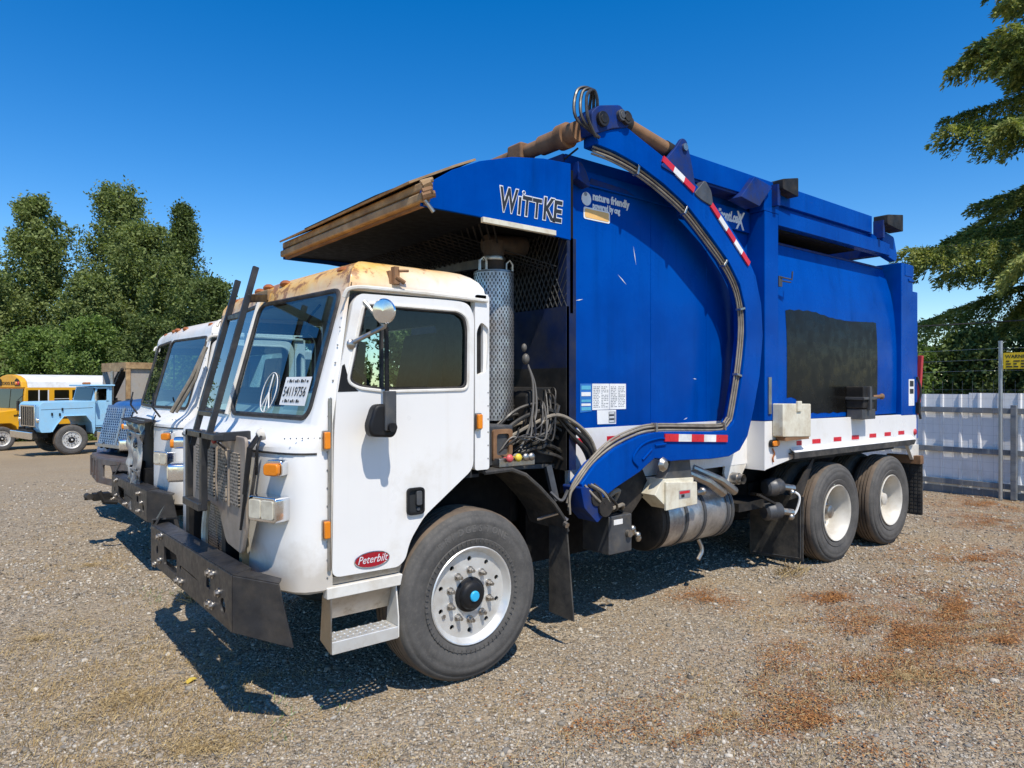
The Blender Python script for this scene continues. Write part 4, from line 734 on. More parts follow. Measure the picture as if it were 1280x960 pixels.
q = M(); q.cyl((.52,.47,2.66),(.52,.47,2.84),.075,n=20); q.cyl((.52,.47,2.84),(.52,.47,2.93),.08,n=20); q.tube([(.45,.47,2.90),(.80,.47,2.93)], .072, 18); q.build('exhaust_elbow', 'burnt_pipe', T)
q = M(); q.lathe([(.082,-.015),(.086,0),(.082,.015)], (.52,.47,2.80), (0,0,1), 20); q.build('exhaust_clamp', 'steel', T)
# equipment behind the cab
q = M(); q.box(.20,.42,.12,.46,1.33,1.60); q.build('valve_cabinet', 'grey_steel', T, bevel=.01)
q = M(); q.prism(rrect(.235,.40,1.36,1.575,.02), 'xz', .10, .125, [rrect(.265,.37,1.40,1.545,.02)]); q.build('cabinet_frame', 'rust_steel', T, bevel=.004)
q = M(); q.box(.24,.55,.04,.30,1.325,1.385); q.build('valve_tray', 'steel', T, bevel=.006)
for x, mt in ((.31,'red_knob'),(.385,'yellow_knob'),(.45,'steel'),(.50,'steel')):
    q = M(); q.ball((x,.02,1.385),.028,.02,.028); q.cyl((x,.02,1.38),(x,.08,1.38),.01,n=8); q.build('valve_knob', mt, T)
q = M(); q.prism([(.62,1.30),(.89,1.30),(.89,1.86),(.70,1.86),(.62,1.80)], 'xz', .22, .7); q.build('valve_bank', 'black_dusty', T, bevel=.015)
for k in range(6):
    y = .14+.05*k; z = 1.50-.035*k
    q = M(); q.tube(spline([(.30,y+.06,1.46-.01*k),(.44,y,1.53+.05*(k%3)),(.60,y-.02,1.60+.06*(k%3)),(.78,y-.06,1.66+.03*(k%3)-.06*(k//3)),(.95,.06+.01*k,1.60-.05*(k%3)),(1.08,.03+.012*k,1.48-.05*(k%3)),(1.16,.02+.012*k,1.30-.06*(k%3))],5), .013+.003*(k%2), 7); q.build('hydraulic_hose', 'hose' if k%3 else 'hose_tan', T)
for k in range(9):
    q = M(); a = rng.uniform(-.05,.05,6); q.tube(spline([(.40+.03*k,.14+.02*k,1.36+.02*k),(.55+.02*k+a[0],.12+a[1],1.46+a[2]),(.68+.02*k,.16+a[3],1.40+.04*k),(.82,.12+.03*k,1.34+.05*k+a[4]),(.96,.16,1.30+.045*k)],5), .012, 6); q.build('hydraulic_hose', 'hose', T)
for k in range(11):
    q = M(); a = rng.uniform(-.07,.07,3); q.tube(spline([(.28+.02*k,.10+.02*k,1.42),(.36+.03*k,.06+a[0],1.52+.05*a[1]),(.48+.03*k,.08+a[1],1.56+a[2]),(.56+.03*k,.18+a[2],1.62+.02*k+a[0]),(.66+.02*k,.26,1.70+.015*k)],5), .006, 5); q.build('wiring', 'cable' if k%4 == 1 else 'hose', T)
q = M(); q.tube(spline([(.62,.20,2.02),(.63,.16,1.90),(.60,.12,1.72),(.54,.10,1.56),(.46,.09,1.44)]),.008,6); q.tube(spline([(.62,.20,2.02),(.66,.17,1.88),(.64,.13,1.70),(.58,.10,1.58)]),.008,6); q.ball((.60,.20,2.06),.028,.028,.04); q.ball((.585,.20,2.14),.02,.02,.03); q.build('gauge_lines', 'cable', T)
q = M(); q.beam((.40,.2,1.30),(1.0,.25,1.27),.03,.03); q.beam((.72,.10,1.30),(.76,.06,1.05),.05,.03,(0,1,0)); q.tube(spline([(.70,.05,1.12),(.76,.0,1.06),(.84,.02,1.12)]),.012,6); q.build('stay_bracket', 'grey_steel', T)
# bulkhead under the hopper
q = M(); q.box(.90,.93,.10,2.3,1.25,2.0); q.build('bulkhead_base', 'black_dusty', T); q = M(); q.box(.90,.93,.10,2.3,2.0,2.45); bh = q.build('bulkhead', 'bulkhead_blue', T)
q = M()
for i in range(90):
    y0 = .10+i*.05
    for s in (1,-1):
        a = Vector((.905, y0, 2.45)); b = Vector((.905, y0+s*.5*1.0, 2.45+.95)); 
        p, r_ = a.copy(), b.copy()
        if s > 0 and y0 > 2.3: continue
        ya, yb = sorted((p.y, r_.y)); 
        def clip(pt, o):
            if pt.y < .10 or pt.y > 2.3:
                tgt = .10 if pt.y < .10 else 2.3; f = (tgt-o.y)/(pt.y-o.y) if abs(pt.y-o.y) > 1e-9 else 0; return o+(pt-o)*f
            return pt
        if not (.10 <= p.y <= 2.3) and not (.10 <= r_.y <= 2.3): continue
        p2 = clip(p, r_); r2 = clip(r_, p); q.beam(p2, r2, .004, .009, (1,0,0))
q.build('expanded_mesh', 'grey_steel', bh, smooth=False, kind='stuff')
q = M(); q.box(.94,.97,.10,2.3,2.4,3.45); q.build('bulkhead_back', 'shade_black', bh)
q = M(); q.box(.905,1.0,.10,.19,1.25,2.95); q.build('bulkhead_post', 'bulkhead_blue', bh)
q = M()
for i in range(60):
    y0 = .15+i*.075
    for s in (1,-1):
        a = Vector((.25,y0,3.02)); b = Vector((.85,y0+s*.6,2.74)); 
        if max(a.y,b.y) > 2.25 or min(a.y,b.y) < .15: continue
        q.beam(a, b, .012, .006)
q.build('hopper_screen', 'black_dusty', T, smooth=False, kind='stuff')
q = M(); q.beam((.62,.5,2.80),(.62,1.6,2.86),.05,.07); q.beam((.85,.15,2.98),(.2,.15,3.0),.05,.05); q.build('screen_support', 'grey_steel', T)
# hopper
hs = [(-.353,2.965),(-.353,3.058),(-.336,3.091),(-.125,3.23),(.087,3.328),(.353,3.41),(.64,3.459),(.90,3.475),(.90,2.921),(.423,2.946),(.055,2.965)]
for y in (.05, 2.33):
    q = M(); q.prism(hs, 'xz', y, y+.02); sd = q.build('hopper_side', 'blue_paint', T, bevel=.004)
    if y < 1:
        q = M(); q.box(.10,.74,.03,.06,2.93,2.965); q.build('flange_strip', 'cream_box', sd, bevel=.003)
q = M(); tp = [(-.33,3.085),(-.125,3.222),(.087,3.32),(.353,3.402),(.64,3.451),(.90,3.467)]
for (x0,z0),(x1,z1) in zip(tp[:-1],tp[1:]): q.plate([(x0,.07,z0),(x1,.07,z1),(x1,2.33,z1),(x0,2.33,z0)], .012)
q.build('hopper_roof', 'blue_worn', T)
q = M(); q.box(.12,.88,.07,2.33,3.0,3.02); q.build('hopper_ceiling', 'shade_black', T)
q = M(); q.plate([(-.30,.07,3.0),(.12,.07,3.01),(.12,2.33,3.01),(-.30,2.33,3.0)], .02); q.build('hopper_floor', 'shade_black', T)
for z0, x0, nm, mt in ((2.985,-.375,'hopper_lip','rust_tan'),(3.058,-.355,'hopper_lip','rust_tan')):
    q = M(); q.box(x0,x0+.07,.02,2.36,z0,z0+.055); q.build(nm, mt, T, bevel=.012)
q = M(); q.box(-.34,-.31,.04,2.34,2.97,3.10); q.build('lip_backing', 'rust_steel', T)
q = M(); q.plate([(-.40,2.30,3.105),(-.40,.12,3.115),(-.10,.06,3.262),(.06,.06,3.335),(.02,2.30,3.32)], .014); q.build('hopper_lid', 'rust_tan', T)
q = M(); q.plate([(-.40,1.75,3.118),(-.40,.55,3.125),(-.16,.40,3.245),(-.16,1.75,3.24)], .01); q.build('lid_rubber', 'black_dusty', T)
for i in range(9):
    a = rng.uniform(-1,1,3)*.035; q = M(); q.cyl((-.37+a[0],.0+.02*a[1],3.04+a[2]*1.4),(-.33+a[1],-.025,3.04+a[2]*1.6+.02),.016+.006*(i%3),n=8); q.build('lip_hinge', 'rust_tan' if i%2 else 'rust_steel', T)
q = M(); q.cyl((-.36,.0,2.99),(-.31,-.02,2.92),.012,n=8); q.build('lip_pin', 'steel', T)
for i, ch in enumerate('WITTKE'):
    x = .240+[0,.155,.195,.285,.380,.475][i]; hgt = [.160,.115,.130,.130,.155,.150][i]; sx_ = [.62,.8,.72,.72,.72,.82][i]
    text(ch, hgt*1.42, (x,.0478,3.035), (1,0,.01), (.10,0,1), 'silver_letter', T, name='letter_outline', off=.012, ext=.0012, sx=sx_)
    text(ch, hgt*1.42, (x,.0455,3.035), (1,0,.01), (.10,0,1), 'ink', T, name='letter', off=.004, ext=.0012, sx=sx_)
q = M(); q.tube([(.455+.012*math.cos(a),.046,3.185+.012*math.sin(a)) for a in [i*.524 for i in range(13)]],.004,5,False); q.build('letter_ring', 'silver_letter', T)
# front body section (recessed side panels)
for y, g_ in ((.19,1),(2.21,-1)):
    q = M(); q.box(.98,3.40,min(y,y+g_*.03),max(y,y+g_*.03),1.53,3.60); pn = q.build('body_panel', 'blue_paint', T)
    q = M(); q.box(1.0,3.40,min(y-g_*.003,y+g_*.03),max(y-g_*.003,y+g_*.03),1.12,1.545); q.build('panel_skirt', 'white_paint', T)
    q = M(); q.box(.975,1.02,min(y-g_*.035,y),max(y-g_*.035,y),1.27,3.47); q.build('panel_flange', 'blue_paint', T, bevel=.006)
q = M(); q.box(.98,3.40,.21,2.19,3.57,3.60); q.box(.96,1.0,.2,2.2,1.25,3.60); q.build('body_roof', 'blue_worn', T)
q = M(); q.prism([(1.02,3.53),(1.02,3.40),(1.14,3.36),(1.15,3.39),(1.10,3.48),(1.06,3.53)], 'xz', .10, .185); q.build('top_gusset', 'blue_worn', T, bevel=.004)
q = M(); q.plate([(1.20,.163,3.41),(1.72,.163,3.405),(1.60,.163,3.44),(1.22,.163,3.455)], .005); q.build('worn_strip', 'blue_worn', T)
for x_ in (1.95,2.72): q = M(); q.tube([(x_,.189,1.56),(x_,.189,3.38)],.0035,5); q.build('weld_seam', 'blue_paint', pn)
q = M(); q.prism([(1.16,3.395),(3.34,3.395),(3.34,3.50),(1.16,3.50)], 'xz', .165, .188); q.build('panel_stiffener', 'blue_paint', T, bevel=.004)
# graphics
def decal(pts, mat, y, name='decal', parent=T, **k):
    q = M(); q.prism(pts, 'xz', y-.0015, y); return q.build(name, mat, parent, smooth=False, **k)
def print_rows(name, mat, x0, x1, z0, z1, rows, y, parent=T, seed=3):
    rr = random.Random(seed); q = M(); dz = (z1-z0)/rows
    for i in range(rows):
        x = x0
        while x < x1-.012:
            w = min(rr.uniform(.008,.03), x1-x); q.add([(x,y,z0+i*dz),(x+w,y,z0+i*dz),(x+w,y,z0+i*dz+dz*.5),(x,y,z0+i*dz+dz*.5)], [(0,1,2,3)]); x += w+rr.uniform(.004,.01)
            if rr.random() < .08: break
    return q.build(name, mat, parent, smooth=False, kind='stuff')
q = decal(circ(1.195,3.30,.052,24), 'sticker', .1885, 'logo_disc'); decal(circ(1.185,3.335,.016,12), 'ink_grey', .1865, 'logo_leaf')
text('nature friendly', .082, (1.262,.1872,3.305), (1,0,.0), (0,0,1), 'sticker', T, off=.0035, sx=.86); text('powered by cng', .066, (1.262,.1872,3.24), (1,0,0), (0,0,1), 'sticker', T, off=.003, sx=.72)
decal(rrect(1.165,1.455,3.145,3.238,.018), 'sticker', .1885, 'sticker_border'); o = decal(rrect(1.178,1.442,3.157,3.226,.012), 'sticker_orange', .1868, 'sticker'); print_rows('sticker_print', 'rust_tan', 1.19, 1.43, 3.195, 3.212, 2, .1862); print_rows('sticker_print', 'ink_grey', 1.33, 1.43, 3.166, 3.172, 1, .1862)
decal([(1.128,1.664),(1.252,1.672),(1.252,1.885),(1.128,1.885)], 'sticker_blue', .1885, 'instruction_label')
for i, (z, h, mt) in enumerate(((1.84,.03,'sticker_cyan'),(1.79,.03,'sticker'),(1.745,.018,'sticker_cyan'),(1.715,.018,'sticker'),(1.68,.026,'sticker_cyan'))): decal([(1.14,z),(1.24,z),(1.24,z+h),(1.14,z+h)], mt, .1868, 'label_row')
for x0, x1 in ((1.258,1.448),(1.452,1.642)):
    decal([(x0,1.682),(x1,1.682),(x1,1.885),(x0,1.885)], 'sticker', .1885, 'instruction_sheet')
    print_rows('sheet_print', 'ink_grey', x0+.012, x0+.085, 1.70, 1.87, 13, .1866, seed=int(x0*100)); print_rows('sheet_print', 'ink_grey', x0+.10, x1-.012, 1.70, 1.87, 13, .1866, seed=int(x0*77))
decal([(1.315,1.570),(1.525,1.566),(1.525,1.677),(1.31,1.679)], 'sticker', .1880, 'warning_label'); decal([(1.44,1.576),(1.518,1.576),(1.518,1.665),(1.44,1.665)], 'ink_grey', .1862, 'warning_print')
for i in range(5): decal([(1.445,1.585+i*.016),(1.50,1.585+i*.016),(1.50,1.593+i*.016),(1.445,1.593+i*.016)], 'ink' if i%2 else 'sticker', .1845, 'warning_print')
for x in (1.06, 1.42): decal([(x,1.43),(x+.15,1.43),(x+.15,1.472),(x,1.472)], 'red_tape', .1868, 'reflector')
decal([(2.80,3.33),(3.36,3.33),(3.36,3.53),(2.80,3.53)], 'blue_paint', .155, 'name_board'); text('FrontLoad', .13, (2.84,.1530,3.40), (1,0,0), (.18,0,1), 'sticker', T, off=.006, sx=.66); text('X', .24, (3.13,.1515,3.345), (1,0,0), (.1,0,1), 'sticker', T, off=.004, sx=.75)
for i, (x, z, l, a) in enumerate(((1.75,2.93,.16,-1.35),(1.60,2.72,.13,-.62),(1.12,2.52,.08,.2),(2.55,1.93,.05,-.1),(2.42,1.58,.06,.3))):
    d_ = Vector((math.cos(a),0,math.sin(a)))*l/2; n_ = Vector((-math.sin(a),0,math.cos(a)))*.004; p = Vector((x,.1885,z)); q = M(); q.add([p-d_, p+n_, p+d_, p-n_], [(0,1,2,3)]); q.build('scratch', 'silver_letter', pn, smooth=False)
# loader arms
ao = [(1.045,3.705),(1.37,3.822),(1.525,3.773),(2.015,3.624),(2.206,3.555),(2.337,3.499),(2.624,3.341),(2.93,3.102),(3.123,2.87),(3.215,2.622),(3.242,2.328),(3.188,1.958),(3.096,1.666),(2.993,1.416),(2.867,1.294),(2.70,1.250),(2.45,1.245),(2.015,1.262),(1.90,1.262),(1.812,1.285),(1.70,1.30),(1.525,1.207),(1.256,1.109),(1.069,1.022),(.963,.985)]
ai = [(.899,1.171),(1.045,1.303),(1.256,1.407),(1.525,1.483),(1.734,1.505),(2.12,1.492),(2.45,1.478),(2.66,1.48),(2.76,1.54),(2.805,1.601),(2.905,1.956),(2.968,2.316),(2.955,2.566),(2.867,2.774),(2.684,2.966),(2.393,3.17),(2.12,3.342),(1.812,3.47),(1.525,3.558),(1.256,3.605),(1.045,3.618)]
for y in (-.06, 2.33):
    near = y < 0
    q = M(); q.prism(ao+ai, 'xz', y, y+.13); arm = q.build('loader_arm', 'blue_paint', T, bevel=.008)
    q = M(); q.prism(roundpoly([(.985,3.835),(1.06,3.90),(1.29,3.962),(1.37,3.90),(1.385,3.815),(1.20,3.76),(1.0,3.672)],.03), 'xz', y-.015, y+.15); q.build('arm_head', 'blue_worn', arm, bevel=.01)
    for (x,z,r_,mt) in ((1.085,3.80,.055,'black_paint'),(1.285,3.875,.042,'grey_steel'),(1.34,3.87,.05,'black_dusty')):
        q = M(); q.cyl((x,y-.045,z),(x,y+.18,z),r_,n=20); q.cyl((x,y-.03,z),(x,y-.05,z),r_*.6,n=16); q.build('arm_pin', mt, arm, bevel=.004)
    q = M(); q.cyl((1.36,y+.07,3.885),(2.02,y+.07,3.775),.055,n=20); cy_ = q.build('arm_cylinder', 'rust_steel', arm)
    q = M(); q.cyl((1.36,y+.07,3.885),(1.46,y+.07,3.868),.068,n=20); q.cyl((1.90,y+.07,3.795),(2.06,y+.07,3.768),.062,n=20); q.build('cylinder_collar', 'black_dusty', arm)
    q = M(); q.prism(roundpoly([(1.76,3.60),(1.96,3.80),(2.03,3.885),(2.09,3.875),(2.15,3.72),(2.215,3.50),(2.10,3.54)],.03), 'xz', y-.012, y+.02); q.prism(roundpoly([(1.90,3.64),(1.98,3.80),(2.03,3.885),(2.09,3.875),(2.15,3.72),(2.19,3.56)],.03), 'xz', y+.11, y+.14); q.build('arm_bracket', 'blue_worn', arm, bevel=.006)
    q = M(); q.cyl((2.055,y-.03,3.81),(2.055,y+.16,3.81),.03,n=14); q.build('bracket_pin', 'steel', arm)
    q = M(); q.prism(roundpoly([(2.19,3.46),(2.34,3.60),(2.43,3.52),(2.46,3.39),(2.30,3.42)],.03), 'xz', y-.012, y+.06); q.build('arm_gusset', 'grey_steel', arm, bevel=.006)
    if near:
        for nm, (xa,za),(xb,zb_), n_, w in (('tape',(1.79,3.665),(2.19,3.488),3,.052),('tape',(2.43,3.405),(3.0,2.965),5,.048),('tape',(1.812,1.458),(2.66,1.41),5,.060)):
            a, b = Vector((xa,y-.014,za)), Vector((xb,y-.014,zb_)); cuts = [i/n_ for i in range(n_+1)]
            for i in range(n_):
                p, r_ = a.lerp(b,cuts[i]), a.lerp(b,cuts[i+1]); up = (b-a).cross(Vector((0,1,0))).normalized()*w/2; q = M(); yo = Vector((0,.004,0)); q.add([p-up, r_-up, r_+up, p+up, p-up+yo*3, r_-up+yo*3, r_+up+yo*3, p+up+yo*3], [(0,1,2,3),(4,7,6,5),(0,4,5,1),(1,5,6,2),(2,6,7,3),(3,7,4,0)]); q.build('reflective_tape', 'white_tape' if i%2 else 'red_tape', arm, smooth=False)
        inner = [Vector((x,y,z)) for x, z in ai]
        path = [p+Vector((0,0,0)) for p in inner]
        cxy = Vector((1.9,y,2.45))
        for k in range(4):
            off = .012+.0155*k; pts = []
            for i, p in enumerate(path):
                tg = path[min(i+1,len(path)-1)]-path[max(i-1,0)]; nn = Vector((-tg.z,0,tg.x)).normalized(); pts.append(p+nn*off*(1 if i > 1 else .6)+Vector((0,.03+.012*(k%2),0)))
            pts = [pts[0]+Vector((-.06,.02,-.22+.02*k)), pts[0]+Vector((-.07+.01*k,.01,-.08))]+pts
            q = M(); q.tube(spline(pts,4), .0085, 7); q.build('arm_hose', ('hose_tan','hose','hose_tan','hose_tan')[k], arm)
        for i in (4,7,10,12,14,16,18):
            p = path[i]; tg = path[i+1]-path[i-1]; nn = Vector((-tg.z,0,tg.x)).normalized(); q = M(); q.obox(p+nn*.035+Vector((0,.03,0)), tg.normalized()*.010, nn*.036, Vector((0,.028,0))); q.build('hose_clip', 'steel', arm, bevel=.003)
        for k in range(3):
            q = M(); pts = [(1.02+.02*k,y-.02,3.66),(.93-.03*k,y-.03+.03*k,3.78),(.955-.02*k,y+.03*k,3.95+.02*k),(1.03,y+.02*k,4.0+.01*k),(1.06,y+.04*k,3.90),(1.05,y+.05,3.78)]; q.tube(spline(pts,6), .012, 7); q.build('arm_hose', 'hose', arm)
        em = spline([(1.50,y-.006,1.13+.12),(1.44,y-.006,1.32),(1.55,y-.006,1.42),(1.75,y-.006,1.455),(1.86,y-.006,1.44)],6)
        q = M(); q.tube(em, .008, 6); q.tube([(1.55,y-.004,1.30),(1.66,y-.004,1.375)],.010,6); q.tube([(1.70,y-.004,1.40),(1.83,y-.004,1.405)],.010,6); q.build('arm_weld', 'blue_paint', arm)
        q = M(); q.prism(roundpoly([(.86,1.16),(.96,1.14),(1.10,.93),(1.03,.88),(.90,1.00)],.02), 'xz', y-.03, y+.16); q.build('arm_foot', 'blue_worn', arm, bevel=.006)
        q = M(); q.cyl((1.02,y-.04,1.06),(1.02,y+.17,1.06),.055,n=16); q.cyl((1.10,y-.05,.99),(1.10,y+.17,.99),.07,n=16); q.build('foot_pin', 'black_dusty', arm)
        for k in range(4):
            a = rng.uniform(-.03,.03,3); q = M(); q.tube(spline([(.93+.03*k,y+.0,1.16),(.98+.05*k,y-.04,1.08+a[0]),(1.08+.05*k,y-.03,.98+a[1]),(1.16+.05*k,y+.05,.93+a[2]),(1.32,y+.14,.90)],5), .010, 6); q.build('arm_hose', 'hose' if k%2 else 'hose_tan', arm)
        q = M(); q.lathe([(.001,-.03),(.03,-.03),(.055,-.01),(.06,.0)], (1.80,y,1.245), (0,1,0), 8); q.build('arm_pivot_nut', 'steel', arm)
q = M(); q.cyl((.98,.05,3.73),(.98,.45,3.73),.075,n=22); q.cyl((.98,.30,3.73),(.98,2.35,3.73),.058,n=22); q.lathe([(.06,-.05),(.095,-.04),(.095,.04),(.06,.05)], (.98,.20,3.73), (0,1,0), 22); q.build('torque_tube', 'rust_steel', T)
q = M(); q.box(.90,1.06,.62,.80,3.66,3.80); q.build('tube_lug', 'rust_steel', T, bevel=.02)
q = M(); q.tube([(.97,.05,3.60),(.99,.45,3.50)],.008,6); q.tube(spline([(.9,.5,3.50),(.93,.7,3.62),(.97,1.0,3.55)]),.012,6); q.build('tube_line', 'black_dusty', T)
q = M(); q.prism(roundpoly([(1.98,1.30),(2.22,1.30),(2.26,1.08),(2.16,1.05),(1.84,1.05),(1.96,1.20)],.03), 'xz', .0, .10); q.build('arm_hanger', 'grey_steel', T, bevel=.006)
# column, rear body
for y, g_ in ((0.,1),(2.40,-1)):
    Y = lambda a: y+g_*a
    q = M(); q.box(3.37,3.61,*sorted((Y(0),Y(.26))),1.535,3.52); co = q.build('body_column', 'blue_paint', T, bevel=.008)
    q = M(); q.prism([(3.37,1.532),(3.37,1.07),(3.90,1.15),(6.86,1.13),(6.86,1.50),(6.40,1.515),(3.61,1.532)], 'xz', *sorted((Y(.004),Y(.05)))); sl_ = q.build('body_skirt', 'white_paint', T, bevel=.004)
    q = M(); q.box(3.365,3.38,*sorted((Y(.0),Y(.26))),1.07,1.532); q.build('skirt_front', 'white_paint', sl_)
    q = M(); q.prism([(3.06,1.47),(3.36,1.50),(3.36,1.10),(3.22,.94),(3.06,.92),(3.0,1.05)], 'xz', *sorted((Y(.19),Y(.215)))); q.build('pivot_bracket', 'white_dirty', T, bevel=.004)
    q = M(); q.cyl((3.13,Y(.12),1.0),(3.13,Y(.28),1.0),.055,n=16); q.lathe([(.02,.0),(.045,.0),(.045,.05)],(3.13,Y(.12),1.0),(0,-g_,0),12); q.build('bracket_bush', 'steel', T)
    # bowed side
    q = M(); nz = 12; prof = [(1.53+(3.30-1.53)*i/nz, .055+.11*((i/nz-.35)/.65)**2*(1 if i/nz > .35 else .25)) for i in range(nz+1)]
    for i in range(nz):
        (z0,y0),(z1,y1) = prof[i],prof[i+1]; xr0 = 6.40-.16*max(0,(i/nz-.72)/.28)**2; xr1 = 6.40-.16*max(0,((i+1)/nz-.72)/.28)**2
        q.add([(3.60,Y(y0),z0),(xr0,Y(y0),z0),(xr1,Y(y1),z1),(3.60,Y(y1),z1)], [(0,1,2,3)])
    bowed = q.build('side_wall', 'blue_paint', T, ang=60)
    q = M(); q.tube([(3.60,Y(prof[-1][1]),3.30),(6.24,Y(prof[-1][1]),3.30)],.014,6); q.build('wall_cap', 'blue_worn', bowed)
    if g_ > 0:
        q = M(); bl = [(3.858,2.623),(4.1,2.64),(4.4,2.645),(4.8,2.60),(5.176,2.588),(5.809,2.612),(5.85,2.2),(5.872,1.879),(5.5,1.76),(5.2,1.734),(4.318,1.729),(3.98,1.69),(3.879,1.75)]
        def yb(z): 
            f = (z-1.53)/1.77; return .055+.11*((f-.35)/.65)**2*(1 if f > .35 else .25)
        xs_ = np.linspace(3.858,5.87,24)
        def topz(x): return np.interp(x,[3.858,4.1,4.4,4.8,5.176,5.5,5.809,5.872],[2.623,2.64,2.645,2.60,2.588,2.60,2.612,2.61])+.006*math.sin(x*37)
        def botz(x): return np.interp(x,[3.858,4.09,4.15,5.2,5.872],[1.755,1.735,1.585,1.575,1.57])+.008*math.sin(x*29)
        for i in range(23):
            za = [botz(xs_[i])+(topz(xs_[i])-botz(xs_[i]))*j/10 for j in range(11)]; zc = [botz(xs_[i+1])+(topz(xs_[i+1])-botz(xs_[i+1]))*j/10 for j in range(11)]
            for j in range(10): q.add([(xs_[i],yb(za[j])-.003,za[j]),(xs_[i+1],yb(zc[j])-.003,zc[j]),(xs_[i+1],yb(zc[j+1])-.003,zc[j+1]),(xs_[i],yb(za[j+1])-.003,za[j+1])],[(0,1,2,3)])
        q.build('painted_patch', 'black_patch', bowed, ang=60, label='black paint patch rolled over old lettering on the blue side')
    q = M(); q.box(6.40,6.74,*sorted((Y(0),Y(.30))),1.505,3.37); q.build('rear_column', 'blue_paint', T, bevel=.008)
    q = M(); q.box(6.50,6.745,*sorted((Y(-.006),Y(.02))),3.22,3.36); q.box(6.60,6.745,*sorted((Y(-.012),Y(.02))),3.16,3.19); q.build('column_cap', 'blue_paint', T, bevel=.004)
    q = M(); q.box(6.75,6.91,*sorted((Y(.01),Y(.22))),1.20,3.05); q.build('tailgate_post', 'blue_paint', T, bevel=.008)
    q = M(); q.box(3.61,6.08,*sorted((Y(0),Y(.10))),3.415,3.565); q.build('lower_rail', 'blue_paint', T, bevel=.006)
    q = M(); q.box(3.61,6.0,*sorted((Y(.05),Y(.10))),3.56,3.63); q.build('rail_web', 'blue_paint', T)
    q = M(); q.box(1.95,5.62,*sorted((Y(.005),Y(.04))),3.62,3.815); q.build('upper_rail', 'blue_paint', T, bevel=.006)
    q = M(); q.box(1.95,3.40,*sorted((Y(.02),Y(.19))),3.60,3.62); q.build('rail_shelf', 'blue_worn', T)
    q = M(); q.prism([(5.62,3.56),(5.62,3.62),(5.95,3.55),(6.10,3.42),(5.9,3.45)], 'xz', *sorted((Y(.01),Y(.08)))); q.build('rail_end', 'blue_paint', T)
    q = M(); q.prism(roundpoly([(5.90,3.43),(6.30,3.37),(6.33,3.45),(6.24,3.66),(5.95,3.70)],.03), 'xz', *sorted((Y(.02),Y(.10)))); q.build('rail_horn', 'blue_paint', T, bevel=.006)
    for x0, x1, z0, z1 in ((3.52,3.80,3.70,3.885),(5.78,6.20,3.70,3.90)):
        q = M(); q.prism(roundpoly([(x0,z0+.03),(x1,z0),(x1,z1),(x0,z1-.06)],.015), 'xz', *sorted((Y(-.10),Y(.06)))); q.build('rubber_stop', 'black_dusty', T, bevel=.01)
        q = M(); q.box(x0-.03,x0+.02,*sorted((Y(-.06),Y(.05))),z0-.12,z0+.08); q.build('stop_bracket', 'blue_worn', T)
    q = M(); q.prism([(2.90,3.56),(3.12,3.78),(3.42,3.74),(3.20,3.52)], 'xz', *sorted((Y(-.05),Y(.10)))); q.build('rail_gusset', 'blue_worn', T, bevel=.006)
    q = M(); q.box(3.36,3.62,*sorted((Y(.0),Y(.16))),3.52,3.74); q.build('column_head', 'blue_paint', T, bevel=.006)
    q = M(); q.prism([(3.80,1.21),(6.68,1.20),(6.62,1.145),(3.80,1.155)], 'xz', *sorted((Y(-.06),Y(-.04)))); q.box(3.80,6.64,*sorted((Y(-.05),Y(.30))),1.195,1.21); q.build('fender_strip', 'rubber', T)
    q = M(); q.plate([(3.82,Y(-.055),1.215),(6.66,Y(-.055),1.205),(6.70,Y(.002),1.245),(3.82,Y(.002),1.255)], .008); q.build('fender_top', 'white_paint', T)
q = M(); q.box(3.615,5.35,.085,2.315,3.395,3.412); q.build('rear_roof', 'shade_black', T)
q = M(); q.box(5.30,5.45,.10,2.30,3.42,3.56); q.box(5.95,6.08,.10,2.30,3.42,3.56); q.box(3.4,3.6,.2,2.2,3.4,3.7); q.build('roof_beam', 'blue_worn', T)
q = M(); q.box(3.60,6.7,.2,2.2,3.12,3.14); q.build('load_cover', 'black_paint', T)
q = M(); q.box(6.74,6.80,.25,2.15,1.2,3.05); q.box(6.40,6.74,.30,2.10,1.5,3.2); q.build('tailgate', 'blue_paint', T)
q = M(); q.box(.98,6.8,.25,2.15,1.06,1.25); q.build('body_floor', 'black_paint', T)
for i, x in enumerate((3.96,4.27,4.72,5.13,5.56,5.95,6.33)):
    if i < 7: decal([(x-.01,1.275),(x+(.09 if i == 0 else .16),1.272),(x+(.09 if i == 0 else .16),1.318),(x-.01,1.320)], 'red_tape', .0035, 'reflector')
decal([(6.61,1.62),(6.775,1.62),(6.775,1.95),(6.61,1.95)], 'sticker', -.0005, 'warning_plate'); decal([(6.64,1.86),(6.75,1.86),(6.75,1.93),(6.64,1.93)], 'ink', -.0025, 'warning_print'); decal([(6.64,1.77),(6.75,1.77),(6.75,1.83),(6.64,1.83)], 'ink', -.0025, 'warning_print'); 
q = M(); q.ball((6.80,-.0,1.29),.04,.02,.04); q.build('tail_reflector', 'red_bar', T)
q = M(); q.beam((7.0,.05,1.50),(6.98,.0,2.25),.05,.06,(1,0,0)); q.build('hoist_prop', 'red_bar', T, bevel=.006)
q = M(); q.tube(spline([(6.86,-.005,1.98),(6.90,-.03,1.8),(6.88,-.01,1.62),(6.92,-.02,1.45)]),.014,6); q.box(6.84,6.90,-.03,.02,1.52,1.66); q.build('rear_wiring', 'black_dusty', T)
